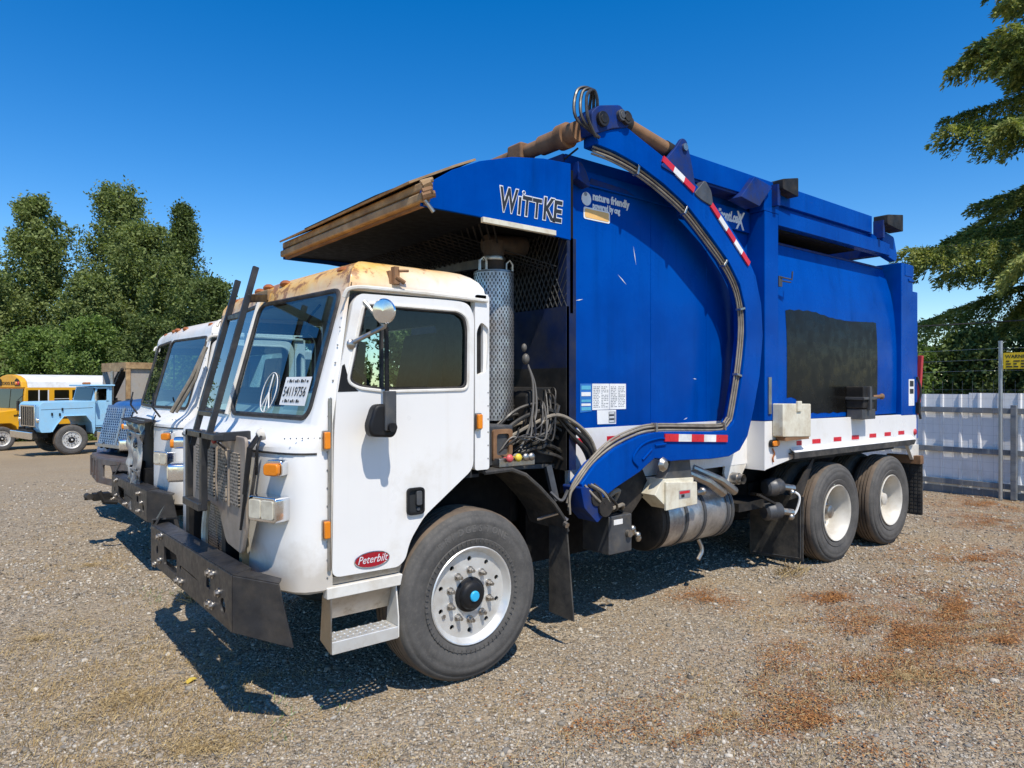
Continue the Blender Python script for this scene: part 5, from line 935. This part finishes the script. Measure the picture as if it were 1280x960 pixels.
# small fittings on the rear side
q = M(); q.prism(roundpoly([(3.50,1.385),(4.02,1.365),(4.02,1.69),(3.50,1.70)],.015), 'xz', -.11, .0); bx = q.build('tool_box', 'cream_box', T, bevel=.008)
q = M(); q.box(3.55,3.99,-.105,-.01,1.345,1.378); q.build('box_base', 'rust_steel', bx); q = M(); q.box(3.74,3.82,-.125,-.105,1.62,1.72); q.build('box_latch', 'cream_box', bx, bevel=.004)
q = M(); q.box(5.10,5.36,-.13,.06,1.62,1.86); q.build('hinge_block', 'black_dusty', T, bevel=.01)
q = M(); q.box(5.08,5.40,-.15,.06,1.715,1.745); q.box(5.20,5.25,-.16,.0,1.60,1.86); q.box(5.1,5.42,-.12,.05,1.50,1.61); q.build('hinge_ribs', 'grey_steel', T, bevel=.006)
q = M(); q.cyl((5.40,-.08,1.74),(5.70,-.06,1.745),.022,n=10); q.ball((5.72,-.06,1.745),.04,.03,.035); q.build('hinge_bolt', 'rust_steel', T)
q = M(); q.prism(rrect(3.435,3.575,1.285,1.355,.028), 'xz', -.03, .0); sm_ = q.build('side_lamp', 'black_paint', T, bevel=.006); q = M(); q.prism(rrect(3.448,3.562,1.295,1.345,.02), 'xz', -.045, -.028); q.build('amber_lens', 'amber', sm_, bevel=.006)
q = M(); q.tube(spline([(3.50,-.004,1.27),(3.52,-.01,1.22),(3.50,-.006,1.18),(3.51,-.006,1.14)]),.008,6); q.build('lamp_lead', 'amber_rust', T)
q = M(); q.tube([(3.64,.0,2.92),(3.82,-.02,2.91),(3.83,-.02,2.99)],.008,6); q.tube([(3.63,.02,2.89),(3.80,-.02,2.88)],.007,6); q.box(3.62,3.68,.0,.03,2.83,2.93); q.build('hook_rack', 'grey_steel', T)
q = M(); q.box(3.42,3.47,-.012,.0,1.60,1.95); q.build('arm_rest_pad', 'steel', T)
# hydraulic tank, boxes, air cans, mud flaps
q = M(); q.lathe([(.001,.0),(.24,.0),(.272,.015),(.275,.03),(.275,.10)], (2.02,.40,.715), (1,0,0), 36); q.build('tank_end', 'black_dusty', T)
q = M(); q.lathe([(.272,.05),(.272,1.02),(.26,1.05),(.001,1.06)], (2.02,.40,.715), (1,0,0), 40); tk = q.build('hydraulic_tank', 'tank_silver', T)
for x in (.08,.34,.60,.95,1.02):
    q = M(); q.lathe([(.273,-.02),(.281,-.018),(.281,.018),(.273,.02)], (2.02+x,.40,.715), (1,0,0), 40); q.build('tank_strap', 'grey_steel' if x > .1 else 'black_dusty', tk)
for dx in (0,.18):
    q = M(); q.tube([(2.35+dx,.20,1.14),(2.60+dx,.08,1.02),(2.84+dx,.10,.90)], [.035,.038,.042], 10); q.build('tank_filler', 'steel', tk)
q = M(); q.tube(spline([(2.75,.30,.46),(2.78,.28,.36),(2.72,.28,.28)]),.02,8); q.build('drain_hose', 'steel', tk)
q = M(); q.prism([(1.86,.868),(2.27,.878),(2.265,1.065),(1.865,1.098)], 'xz', -.045, -.02); bd = q.build('control_box', 'cream_box', T, bevel=.006, label='small white metal box hung under the loader arm'); q = M(); q.prism([(1.75,1.0),(1.92,.87),(2.25,.87),(2.25,1.10),(1.84,1.12)], 'xz', -.02, .16); q.build('box_body', 'cream_box', bd, bevel=.004)
decal([(2.02,.945),(2.17,.945),(2.17,1.01),(2.02,1.015)], 'ink_grey', -.0455, 'box_label', bd); decal([(2.03,.985),(2.16,.985),(2.16,1.005),(2.03,1.007)], 'red_tape', -.047, 'box_label', bd); decal([(2.05,.955),(2.09,.955),(2.09,.98),(2.05,.98)], 'ink', -.047, 'box_label', bd)
q = M(); q.cyl((2.27,-.03,.97),(2.42,.0,.97),.022,n=8); q.ball((2.40,.0,.97),.035); q.build('box_latch', 'steel', bd)
q = M(); q.box(1.31,1.57,.06,.35,.575,.87); eb = q.build('battery_box', 'grey_steel', T, bevel=.01); q = M(); q.cyl((1.52,.06,.72),(1.52,.03,.72),.03,n=14); q.build('battery_switch', 'steel', eb); decal([(1.36,.80),(1.46,.80),(1.46,.84),(1.36,.84)], 'white_tape', .0585, 'battery_label', eb)
for k in range(4):
    q = M(); q.ball((1.60+.03*k,.08+.02*(k%2),.74-.03*k),.028,.025,.03); q.build('cable_joint', 'steel', eb)
q = M(); q.tube(spline([(1.34,.12,.86),(1.30,.08,1.0),(1.42,.06,1.06),(1.40,.14,.90)]),.018,7); q.tube(spline([(1.55,.15,.88),(1.45,.05,.95),(1.30,.05,.93),(1.18,.08,.96)]),.016,7); q.build('battery_cable', 'hose_tan', eb)
q = M(); q.prism([(1.28,1.15),(1.75,1.22),(1.85,1.05),(1.62,.84),(1.45,.9)], 'xz', .12, .2); q.build('inner_guard', 'black_dusty', T)
for (x,z) in ((3.78,.86),(3.76,.62)):
    q = M(); q.lathe([(.001,-.10),(.06,-.10),(.085,-.08),(.09,-.01),(.098,0),(.09,.01),(.08,.09),(.05,.11),(.001,.11)], (x,.16,z), (1,-.35,.05), 20); ac = q.build('air_chamber', 'grey_steel', T)
    q = M(); q.cyl((x+.08,.10,z),(x+.20,.05,z-.02),.035,n=10); q.ball((x+.17,.05,z-.06),.035); q.build('chamber_fitting', 'steel', ac)
q = M(); q.tube(spline([(3.93,.05,.83),(4.0,.0,.76),(3.98,.02,.62),(3.93,.05,.56)]),.012,6); q.build('air_line', 'sticker', T)
q = M(); q.box(3.25,3.80,.2,.5,.66,.74); q.beam((3.45,.12,.82),(3.75,.12,.70),.03,.02); q.build('chamber_bracket', 'black_dusty', T)
q = M(); q.plate([(4.11,.02,.09),(4.11,.62,.06),(4.11,.62,.72),(4.11,.02,.745)], .014); mf = q.build('mud_flap', 'rubber', T); q = M(); q.prism([(3.86,.74),(4.10,.76),(4.33,1.10),(4.30,1.12)], 'xz', .02, .035); q.build('flap_stay', 'black_dusty', mf); q = M(); q.tube([(4.10,.045,.12),(4.10,.045,.70)],.005,5); q.tube([(4.10,.045,.12),(4.10,.6,.09)],.005,5); q.build('flap_edge', 'grey_steel', mf)
q = M(); q.prism(rrect(-.10,.55,.26,.92,.015), 'yz', 6.76, 6.775); rf = q.build('mud_flap', 'rubber', T); q = M()
for i in range(13):
    for j in range(13): q.box(6.752,6.7605,-.085+i*.047,-.055+i*.047,.29+j*.046,.318+j*.046)
q.build('flap_studs', 'rubber', rf, smooth=False); q = M(); q.prism([(6.55,1.13),(6.86,1.13),(6.86,.90),(6.74,.90)], 'xz', -.02, .02); q.build('flap_bracket', 'white_dirty', rf); q = M(); q.box(6.70,6.80,-.10,.3,.90,1.0); q.build('flap_clamp', 'rust_steel', rf)
for x in (4.74, 6.06):
    rear_wheel(T, (x,-.03,.515), .530, 1, hub=(x < 5)); rear_wheel(T, (x,CW+.03,.515), .530, -1)
    q = M(); q.cyl((x,.25,.515),(x,2.15,.515),.10,n=14); q.ball((x,1.2,.53),.26,.22,.24,n=14); q.build('rear_axle', 'black_dusty', T)
q = M(); q.cyl((1.0,2.05,.72),(3.3,2.05,.72),.30,n=24); q.build('fuel_tank', 'tank_silver', T); q = M(); q.prism(roundpoly([(-.2,.62),(1.6,.58),(1.9,.72),(1.9,1.04),(-.2,1.04)],.06), 'xz', .86, 1.54); q.build('transmission', 'shade_black', T, bevel=.04); q = M(); q.cyl((1.9,1.2,.80),(4.6,1.2,.62),.06,n=12); q.build('drive_shaft', 'black_dusty', T)
for x0_, x1_ in ((.95,1.9),(2.0,3.2),(3.3,4.05)): q = M(); q.box(x0_,x1_,.62,.70,.46,1.06); q.build('shade_panel', 'shade_black', T)  # added near-black panels that darken the see-through gaps beside the frame
q = M(); q.box(4.2,6.6,.70,.86,.6,.8); q.build('suspension_beam', 'black_dusty', T)
# ------------------------------------------------------------------ second white cab-over parked beside it
T2 = thing('cab_over_truck', 'second white cab over truck with torn black plastic hanging from its grille', 'truck', (.27,3.70,-.05))
c2 = cab(T2, hero=False, paint='cab_paint_clean')
headlight(T2, .195); headlight(T2, CW-.195, -1); turn_signal(T2, .15); turn_signal(T2, CW-.15, -1)
b2 = copy_tree(bm_, T2); b2.location = (.03,-.02,.03)
front_wheel(T2, (0,.0,.535), .545, .33, hero=False); front_wheel(T2, (0,CW,.535), .545, .33, -1, hero=False)
q = M(); q.box(-.07,.07,.3,2.1,.42,.52); q.build('front_axle', 'black_dusty', T2)
for y in (.78,1.62): q = M(); q.box(-1.3,6.0,y-.04,y+.04,.78,1.05); q.build('frame_rail', 'black_paint', T2)
for x in (4.6,5.9): rear_wheel(T2, (x,0,.515), .53); rear_wheel(T2, (x,CW,.515), .53, -1); q = M(); q.cyl((x,.25,.515),(x,2.15,.515),.10,n=12); q.build('rear_axle', 'black_dusty', T2)
q = M(); q.box(-1.0,.5,.55,1.85,.62,1.30); q.build('engine_block', 'black_dusty', T2, bevel=.03)
q = M(); q.box(-1.14,-1.10,.55,1.85,.62,1.53); q.build('radiator', 'radiator', T2)
# torn plastic sheet: crumpled strip with folds
surf('black_plastic', (.035,.035,.037), .30, var=.4, dirt=(.30,.29,.27), da=.5, ds=6); surf('clear_plastic', (.42,.41,.39), .30, var=.25, vs=7, dirt=(.12,.12,.12), da=.5, ds=6)
def crumple(parent, name, mat, y0, y1, z0, z1, x, amp, taper, n=18, k_=26):
    V, F_ = [], []
    for i in range(k_+1):
        f = i/k_; z = z1+(z0-z1)*f; w0 = y0+taper*f; w1 = y1-taper*.4*f
        for j in range(n+1):
            g = j/n; y = w0+(w1-w0)*g+.02*math.sin(9*f+3*g); V.append((x+amp*(math.sin(17*g+5*f)*.6+math.sin(31*g-9*f+1)*.35+math.sin(8*f+11*g*f)*.5)*(.3+.7*f), y, z+.03*math.sin(13*g)*(f > .9)))
    for i in range(k_):
        for j in range(n):
            if (i > k_*.6 and (j*7+i*3)%11 == 0) or (i > k_*.85 and (j+i)%4 == 0): continue
            a = i*(n+1)+j; F_.append((a,a+1,a+n+2,a+n+1))
    q = M(); q.add(V, F_); o = q.build(name, mat, parent, recalc=False, ang=25); sd = o.modifiers.new('thickness','SOLIDIFY'); sd.thickness = .003; return o
crumple(T2, 'torn_plastic', 'black_plastic', .62, 1.55, 1.28, 1.56, -1.33, .03, .05); crumple(T2, 'torn_plastic', 'clear_plastic', .66, 1.46, .82, 1.42, -1.345, .035, .12); crumple(T2, 'torn_plastic', 'black_plastic', .74, 1.20, .62, 1.02, -1.36, .045, .10)
q = M(); q.plate([(-1.40,.55,1.53),(-1.38,1.62,1.545),(-1.24,1.62,1.56),(-1.24,.55,1.56)],.012); q.build('grille_top', 'black_dusty', T2)
for yy in (.45,1.60):
    q = M(); q.tube([(-1.22,yy,1.60),(-1.27,yy+.10,1.70),(-1.23,yy+.25,1.76),(-1.225,yy+.65,1.745)],.010,6); q.tube([(-1.27,yy+.1,1.70),(-1.23,yy+.34,1.72),(-1.18,yy+.48,1.84)],.008,6); q.tube(spline([(-1.26,yy,1.62),(-1.29,yy+.05,1.50),(-1.28,yy+.1,1.40)]),.007,5); q.build('wiper_arm', 'black_paint', T2)
q = M(); q.tube([(-1.20,.05,1.66),(-1.05,-.10,2.0),(-.93,-.13,2.30)],.022,8); q.tube([(-1.17,.0,1.66),(-1.03,-.14,1.98),(-.93,-.13,2.30)],.014,6); q.build('mirror_bar', 'hose_tan', T2)
q = M(); q.plate([(-.78,2.42,2.18),(-.62,2.95,2.26),(-.52,3.0,2.32),(-.70,2.42,2.36)],.012); q.build('torn_visor', 'white_paint', T2)
q = M(); 
for a in range(3): q.tube(spline([(-.75,2.36,2.46+.02*a),(-.70,2.6,2.50+.03*a),(-.62,2.95,2.47-.03*a),(-.58,3.2,2.42-.02*a)]),.012,6)
q.plate([(-.66,2.7,2.44),(-.60,3.15,2.40),(-.5,3.15,2.43),(-.55,2.7,2.48)],.01); q.build('bent_mirror_arms', 'steel', T2)
q = M(); q.ball((-.76,2.66,1.98),.03,.09,.09); q.build('convex_mirror', 'black_paint', T2)
q = M(); q.tube([(-1.60,1.6,.74),(-1.55,1.6,.62),(-1.42,1.6,.60)],.025,8); q.build('tow_hook', 'black_dusty', T2); q = M(); q.box(-1.62,-1.45,1.85,2.0,.60,.68); q.cyl((-1.42,1.92,.64),(-1.70,1.92,.64),.03,n=10); q.cyl((-1.66,1.80,.66),(-1.66,2.06,.64),.035,n=10); q.build('tow_hook', 'black_dusty', T2)
q = M(); q.box(-1.30,-.95,.30,2.1,.60,.66); q.beam((-1.35,.35,.66),(-1.0,.35,.70),.04,.05); q.build('bumper_mount', 'black_dusty', T2)
# ------------------------------------------------------------------ blue-nosed conventional truck
surf('blue_hood', (.030,.10,.28), .35, var=.2, vs=4, dirt=(.20,.22,.25), da=.3, ds=3, coat=.2); surf('rust_bumper', (.15,.14,.14), .5, .4, var=.3, vs=6, dirt=(.16,.085,.06), da=.5, ds=5, rust=.08, rs=8)
surf('lattice_blue', (.16,.27,.42), .4, .4, var=.25, dirt=(.30,.32,.34), da=.35, ds=5)
T3 = thing('conventional_truck', 'truck with blue slanted lattice grille and rusty angular front bumper', 'truck', (-.45,6.6,0), R(14))
q = M(); prof = [(-.05,1.02),(.06,1.55),(.14,1.63),(1.5,1.78),(1.5,.95),(.25,.95)]; q.prism(prof, 'xz', .45, 1.65); q.build('hood', 'blue_hood', T3, bevel=.05, seg=3)
q = M(); q.plate([(-.085,.40,.985),(-.085,1.70,.985),(.045,1.64,1.585),(.045,.46,1.585)],.03); gs = q.build('grille_surround', 'blue_hood', T3, bevel=.01)
q = M()
G = lambda u, v: Vector((-.108+.13*v, .47+1.16*u+(.04 if True else 0)*0, 1.02+.53*v))
for i in range(-14, 30):
    for s in (1,-1):
        pts = []
        u0 = i/18; a = (u0,0.); b = (u0+s*.42,1.); 
        def cl_(u,v,du): 
            return u, v
        t0, t1 = 0., 1.
        for lim, sg in ((0.,1),(1.,-1)):
            du = b[0]-a[0]; 
            if abs(du) < 1e-9: continue
            tc = (lim-a[0])/du
            if sg*du > 0: t0 = max(t0,tc)
            else: t1 = min(t1,tc)
        if t1-t0 < .03: continue
        q.beam(G(a[0]+(b[0]-a[0])*t0,t0), G(a[0]+(b[0]-a[0])*t1,t1), .012, .012, (1,0,0))
q.build('grille_lattice', 'lattice_blue', gs, smooth=False, kind='stuff')
q = M(); q.beam(G(.5,0)+Vector((-.01,0,0)), G(.5,1)+Vector((-.01,0,0)), .05, .02, (1,0,0)); q.beam(G(-.03,-.03),G(1.03,-.03),.05,.05); q.build('grille_bar', 'galv', gs, bevel=.004)
for y0 in (.0,1.68):
    q = M(); q.prism(roundpoly([(.02,.78),(.45,.74),(1.30,.74),(1.40,1.0),(1.25,1.30),(.6,1.40),(.12,1.25)],.12), 'xz', y0, y0+.42); q.build('fender', 'blue_hood', T3, bevel=.05, seg=3)
    q = M(); q.prism(rrect(y0+.08,y0+.34,1.0,1.18,.02), 'yz', .03, .12); q.build('headlight', 'chrome', T3, bevel=.01)
q = M(); q.prism([(.0,.50),(1.05,.52),(1.05,.86),(.0,.86)], 'yz', -.36, -.33, [roundpoly([(.52,.60),(.86,.60),(.86,.78),(.62,.78)],.03)]); bq = q.build('bumper', 'rust_bumper', T3, bevel=.006)
q = M(); q.prism([(-.345,.52),(.12,.56),(.12,.86),(-.345,.86)], 'xz', -.015, .0, [rrect(-.28,-.08,.60,.78,.03)]); q.build('bumper_side', 'rust_bumper', bq, bevel=.006)
for z0_, z1_ in ((.52,.58),(.80,.86)): q = M(); q.plate([(-.345,1.05,z0_),(-.10,1.85,z0_),(-.10,1.85,z1_),(-.345,1.05,z1_)],.02); q.build('bumper_wing', 'rust_bumper', bq)
for a_ in (0.,.5,1.): q = M(); q.beam((-.345+.245*a_,1.05+.80*a_,.54),(-.345+.245*a_,1.05+.80*a_,.84),.03,.05,(1,0,0)); q.build('wing_upright', 'rust_bumper', bq)
q = M(); q.plate([(-.345,0,.86),(-.345,1.05,.86),(-.10,1.85,.865),(.10,1.85,.87),(.10,0,.87)],.012); q.build('bumper_shelf', 'rust_bumper', bq); q = M(); q.add([(-.20,-.0165,.66),(-.11,-.0165,.62),(-.11,-.0165,.76)],[(0,1,2)]); q.build('bumper_reflector', 'amber_rust', bq, smooth=False)
q = M()
for i in range(7): a = rng.uniform(-.12,.12,3); q.tube(spline([(-.05,.35+.22*i,.95),(.0+a[0],.40+.22*i+a[1],1.02+.3*abs(a[2])),(.10,.5+.22*i,.98)]),.02,6)
q.beam((-.2,.15,.92),(.05,.5,1.05),.04,.05); q.build('exposed_fittings', 'black_dusty', T3)
q = M(); q.prism([(1.5,.95),(1.5,1.75),(1.85,2.45),(2.9,2.45),(2.9,.95)], 'xz', .15, 1.95); q.build('cab_body', 'white_dirty', T3, bevel=.04)
q = M(); q.plate([(1.50,.35,1.80),(1.50,1.75,1.80),(1.82,1.70,2.38),(1.82,.40,2.38)],.02); q.build('windshield', 'dark_glass', T3)
q = M(); q.prism([(1.75,1.75),(2.6,1.75),(2.6,2.3),(1.95,2.3)], 'xz', .14, .15); q.build('side_window', 'dark_glass', T3)
for y in (.65,1.45): q = M(); q.box(.1,6.5,y-.04,y+.04,.75,1.0); q.build('frame_rail', 'black_paint', T3)
front_wheel(T3, (.85,.0,.51), .52, .28, hero=False); front_wheel(T3, (.85,2.1,.51), .52, .28, -1, hero=False)
for x in (5.0,): rear_wheel(T3, (x,.0,.51), .52); rear_wheel(T3, (x,2.1,.51), .52, -1)
# ------------------------------------------------------------------ light blue dump truck
surf('sky_blue', (.30,.57,.78), .40, var=.06, vs=2, dirt=(.32,.40,.45), da=.3, ds=2)
T4 = thing('dump_truck', 'light blue long nosed dump truck parked in front of the school bus', 'truck', (.60,25.4,float(gz(0,25.4))), R(12))
q = M(); q.prism(roundpoly([(-1.0,.95),(-1.0,1.78),(-.9,1.88),(.70,1.90),(.76,1.90),(.76,.80),(.70,.70),(.64,1.10),(.45,1.38),(-.25,1.38),(-.50,1.05),(-.62,.82),(-.95,.82)],.06), 'xz', .02, 2.18); q.build('hood', 'sky_blue', T4, bevel=.11, seg=4)
q = M(); q.prism(rrect(.35,1.85,1.0,1.78,.05), 'yz', -1.06, -.99); gq = q.build('grille', 'chrome', T4, bevel=.02)
for i in range(7): q = M(); q.box(-1.075,-1.055,.45+.2*i,.50+.2*i,1.05,1.72); q.build('grille_bar', 'black_paint', gq)
for y in (.14,2.06): q = M(); q.lathe([(.001,-.06),(.08,-.05),(.10,0),(.10,.08)], (-1.0,y,1.25), (1,0,0), 16); q.build('headlight', 'chrome', T4)
q = M(); q.box(-1.28,-1.20,-.02,2.22,.60,.86); q.build('bumper', 'chrome', T4, bevel=.03); q = M(); q.box(-1.22,-.6,.5,1.7,.6,.9); q.build('bumper_bracket', 'black_dusty', T4)
cabp = [(.70,.95),(.70,1.88),(.82,2.42),(1.36,2.44),(1.36,.85),(.78,.80)]
q = M(); q.prism(cabp, 'xz', .12, 2.08, [roundpoly([(.80,1.92),(.87,2.34),(1.18,2.35),(1.18,1.92)],.04)]); cq = q.build('cab_body', 'sky_blue', T4, bevel=.02)
q = M(); q.box(.76,1.22,.135,.145,1.90,2.37); q.build('side_window', 'dark_glass', cq); q = M(); q.plate([(.695,.25,1.92),(.695,1.95,1.92),(.80,1.92,2.38),(.80,.28,2.38)],.02); q.build('windshield', 'dark_glass', cq)
q = M(); q.box(.60,1.44,.02,2.18,2.44,2.50); q.build('cab_roof', 'sky_blue', cq, bevel=.03); q = M(); q.box(1.20,1.25,.10,.13,1.9,2.4); q.build('door_post', 'sky_blue', cq); q = M(); q.prism(rrect(.80,1.26,1.0,1.86,.03), 'xz', .105, .118); q.build('door', 'sky_blue', cq, bevel=.006); q = M(); q.box(1.16,1.23,.09,.105,1.55,1.60); q.build('door_handle', 'chrome', cq)
for i, (x, y, z) in enumerate(((-.30,.0,1.62),(-.38,.0,1.44),(-.62,.0,1.46))): q = M(); q.box(x-.025,x+.025,-.03,.03,z-.05,z+.05); q.build('hood_latch', 'black_paint', T4, bevel=.01)
for i in range(4): q = M(); q.ball((.72+.08*i,.5+.4*i,2.54),.06,.06,.05); q.build('roof_light', 'amber_rust', cq)
q = M(); q.box(.85,1.45,.15,.5,.55,.82); q.build('fuel_tank', 'alloy', T4, bevel=.06)
front_wheel(T4, (0,.0,.525), .535, .30, hero=False, cap='alloy'); front_wheel(T4, (0,2.2,.525), .535, .30, -1, hero=False)
for y in (.7,1.5): q = M(); q.box(-1.2,6.6,y-.04,y+.04,.75,1.0); q.build('frame_rail', 'black_paint', T4)
for x in (4.6,5.9): rear_wheel(T4, (x,0,.515), .53); rear_wheel(T4, (x,2.2,.515), .53, -1)
q = M(); q.box(1.5,1.68,.1,2.1,1.0,1.9); q.tube([(1.6,.4,1.6),(1.6,.4,2.0)],.06,10); q.build('rear_equipment', 'black_dusty', T4)
surf('grey_wall', (.40,.38,.35), .7, var=.25, vs=3, dirt=(.20,.14,.09), da=.5, ds=3, rust=.1)
q = M(); q.box(1.8,6.4,.0,.05,1.2,3.2); q.box(1.8,6.4,2.15,2.2,1.2,3.2); q.box(1.8,6.4,.05,2.15,1.15,1.25); q.box(6.35,6.4,.05,2.15,1.25,3.2); db = q.build('dump_body', 'grey_wall', T4)
for x in (1.78,3.0,4.7,6.3): q = M(); q.box(x,x+.16,-.08,.0,1.1,3.25); q.build('rusty_post', 'rust_tan', db, bevel=.01)
q = M(); q.box(1.76,6.42,-.10,.0,3.10,3.34); q.build('rusty_rail', 'rust_tan', db, bevel=.01); q = M(); q.box(1.76,1.86,.0,2.2,3.0,3.34); q.build('rusty_rail', 'rust_tan', db); q = M(); q.beam((1.8,.1,3.1),(1.8,2.1,1.3),.08,.25,(1,0,0)); q.beam((1.8,.5,3.1),(1.8,2.1,1.9),.05,.06,(1,0,0)); q.build('cross_brace', 'black_dusty', db)
q = M(); q.tube([(1.45,.35,1.2),(1.45,.35,3.0)],.06,10); q.build('exhaust_stack', 'steel', T4)
q = M(); q.tube([(.80,.10,2.2),(.72,-.18,2.25),(.72,-.18,1.9),(.80,.10,1.85)],.014,6); q.box(.69,.75,-.28,-.12,1.92,2.22); q.build('mirror', 'chrome', T4)
q = M(); q.tube([(-.95,.02,1.62),(.68,.02,1.66)],.008,5); q.build('hood_seam', 'grey_steel', T4); q = M(); q.tube([(x,.0,z) for x, z in ((-.62,.84),(-.50,1.06),(-.25,1.39),(.45,1.39),(.64,1.12),(.70,.72))],.022,6); q.build('wheel_arch', 'sky_blue', T4)
q = M(); q.box(.78,1.40,.02,.14,.62,.66); q.box(.78,1.40,.02,.14,.90,.94); q.build('cab_step', 'black_dusty', T4)
# ------------------------------------------------------------------ school bus
surf('bus_yellow', (.80,.40,.015), .38, var=.05, vs=2, dirt=(.42,.25,.06), da=.25, ds=2); surf('bus_roof', (.74,.74,.71), .5, var=.06, vs=2, dirt=(.42,.38,.3), da=.35, ds=3)
T5 = thing('school_bus', 'yellow school bus with white roof at the left edge', 'bus', (-1.15,31.8,float(gz(0,31.8))), R(20))
q = M(); q.prism([(.75,.72),(9.5,.72),(9.5,2.62),(.85,2.62),(.78,1.75)], 'xz', .0, 2.4); q.build('body', 'bus_yellow', T5, bevel=.04)
q = M(); n_ = 9; sec = [(1.2-1.2*math.cos(math.pi*i/n_)*(1 if True else 1), 2.60+.58*math.sin(math.pi*i/n_)**.75) for i in range(n_+1)]; q.prism(sec, 'yz', .95, 9.5); q.build('roof', 'bus_roof', T5, bevel=.02)
q = M(); q.prism([(y*.99+.012, z-.005) for y, z in sec], 'yz', .72, .955); q.build('roof_cap', 'bus_yellow', T5, bevel=.04)
q = M(); q.prism([(y,z) for y, z in ((.12,2.68),(.60,2.68),(.60,2.92),(.45,3.0),(.24,2.92))], 'yz', .70, .73); hl = q.build('light_hood', 'black_paint', T5, bevel=.01); q = M(); q.prism([(y,z) for y, z in ((1.80,2.68),(2.28,2.68),(2.16,2.92),(1.95,3.0),(1.80,2.92))], 'yz', .70, .73); q.build('light_hood', 'black_paint', T5)
for y, mt in ((.26,'red_tape'),(.46,'amber')): q = M(); q.lathe([(.001,-.03),(.07,-.02),(.08,.0)], (.70,y,2.79), (1,0,0), 16); q.build('warning_light', mt, hl)
text('SCHOOL BUS', .20, (.712,1.78,2.72), (0,-1,0), (0,0,1), 'ink', T5, sx=.95, ext=.004)
q = M(); q.plate([(.765,.12,1.72),(.765,1.17,1.72),(.835,1.17,2.55),(.835,.12,2.55)],.03); q.build('windshield_pane', 'dark_glass', T5); q = M(); q.plate([(.765,1.23,1.72),(.765,2.28,1.72),(.835,2.28,2.55),(.835,1.23,2.55)],.03); q.build('windshield_pane', 'dark_glass', T5)
for i, (x0, x1) in enumerate([(.95,1.35),(1.40,1.72)]+[(1.98+.74*i,2.58+.74*i) for i in range(10)]):
    q = M(); q.prism(rrect(x0,x1,1.35 if i < 2 else 1.75,2.50,.03), 'xz', -.012, .01); w_ = q.build('window', 'dark_glass', T5); q = M(); q.box(x0,x1,-.02,-.01,2.10,2.125) if i > 1 else q.box(x1-.01,x1+.04,-.02,.0,1.3,2.5); q.build('window_bar', 'bus_roof', w_)
for z in (1.25,1.62,.95): q = M(); q.box(1.9,9.45,-.02,.0,z,z+.05); q.build('rub_rail', 'black_paint', T5)
q = M(); q.prism(roundpoly([(-1.15,.75),(-1.15,1.25),(-.95,1.50),(.78,1.72),(.78,.75),(.62,.75),(.55,.95),(.35,1.10),(-.30,1.10),(-.52,.95),(-.60,.75)],.06), 'xz', .08, 2.32); q.build('hood', 'bus_yellow', T5, bevel=.08, seg=3)
q = M(); q.box(-1.35,-1.20,.0,2.4,.55,.80); q.build('bumper', 'black_paint', T5, bevel=.03); q = M(); q.prism([(.8,1.45),(.82,1.50),(.45,1.46),(.45,1.42)], 'xz', .05, .085); q.build('hood_vent', 'black_paint', T5)
front_wheel(T5, (0,.0,.49), .50, .28, hero=False, cap='alloy'); front_wheel(T5, (0,2.4,.49), .50, .28, -1, hero=False)
rear_wheel(T5, (6.4,0,.49), .50); rear_wheel(T5, (6.4,2.4,.49), .50, -1)
q = M(); q.box(.5,9.3,.4,2.0,.45,.72); q.build('chassis', 'black_paint', T5)
q = M(); q.tube([(.78,-.02,2.3),(.45,-.30,2.1),(.45,-.30,1.6),(.6,.1,1.45)],.014,6); q.box(.42,.48,-.38,-.22,1.65,2.05); q.build('mirror', 'black_paint', T5)
q = M(); q.tube([(-.9,.12,1.5),(-.8,.02,1.85)],.010,6); q.ball((-.8,.02,1.9),.10,.10,.10); q.build('crossover_mirror', 'black_paint', T5)
q = M(); q.box(.97,1.70,-.022,-.012,.80,1.33); q.build('door_panel', 'bus_yellow', T5, bevel=.01)
for y in (.35,2.05): q = M(); q.lathe([(.001,-.03),(.09,-.02),(.10,.02)], (-1.14,y,1.05), (1,0,0), 16); q.build('headlight', 'chrome', T5)
q = M(); q.prism(rrect(.6,1.8,.85,1.25,.05), 'yz', -1.18, -1.14); q.build('grille', 'black_paint', T5, bevel=.01)
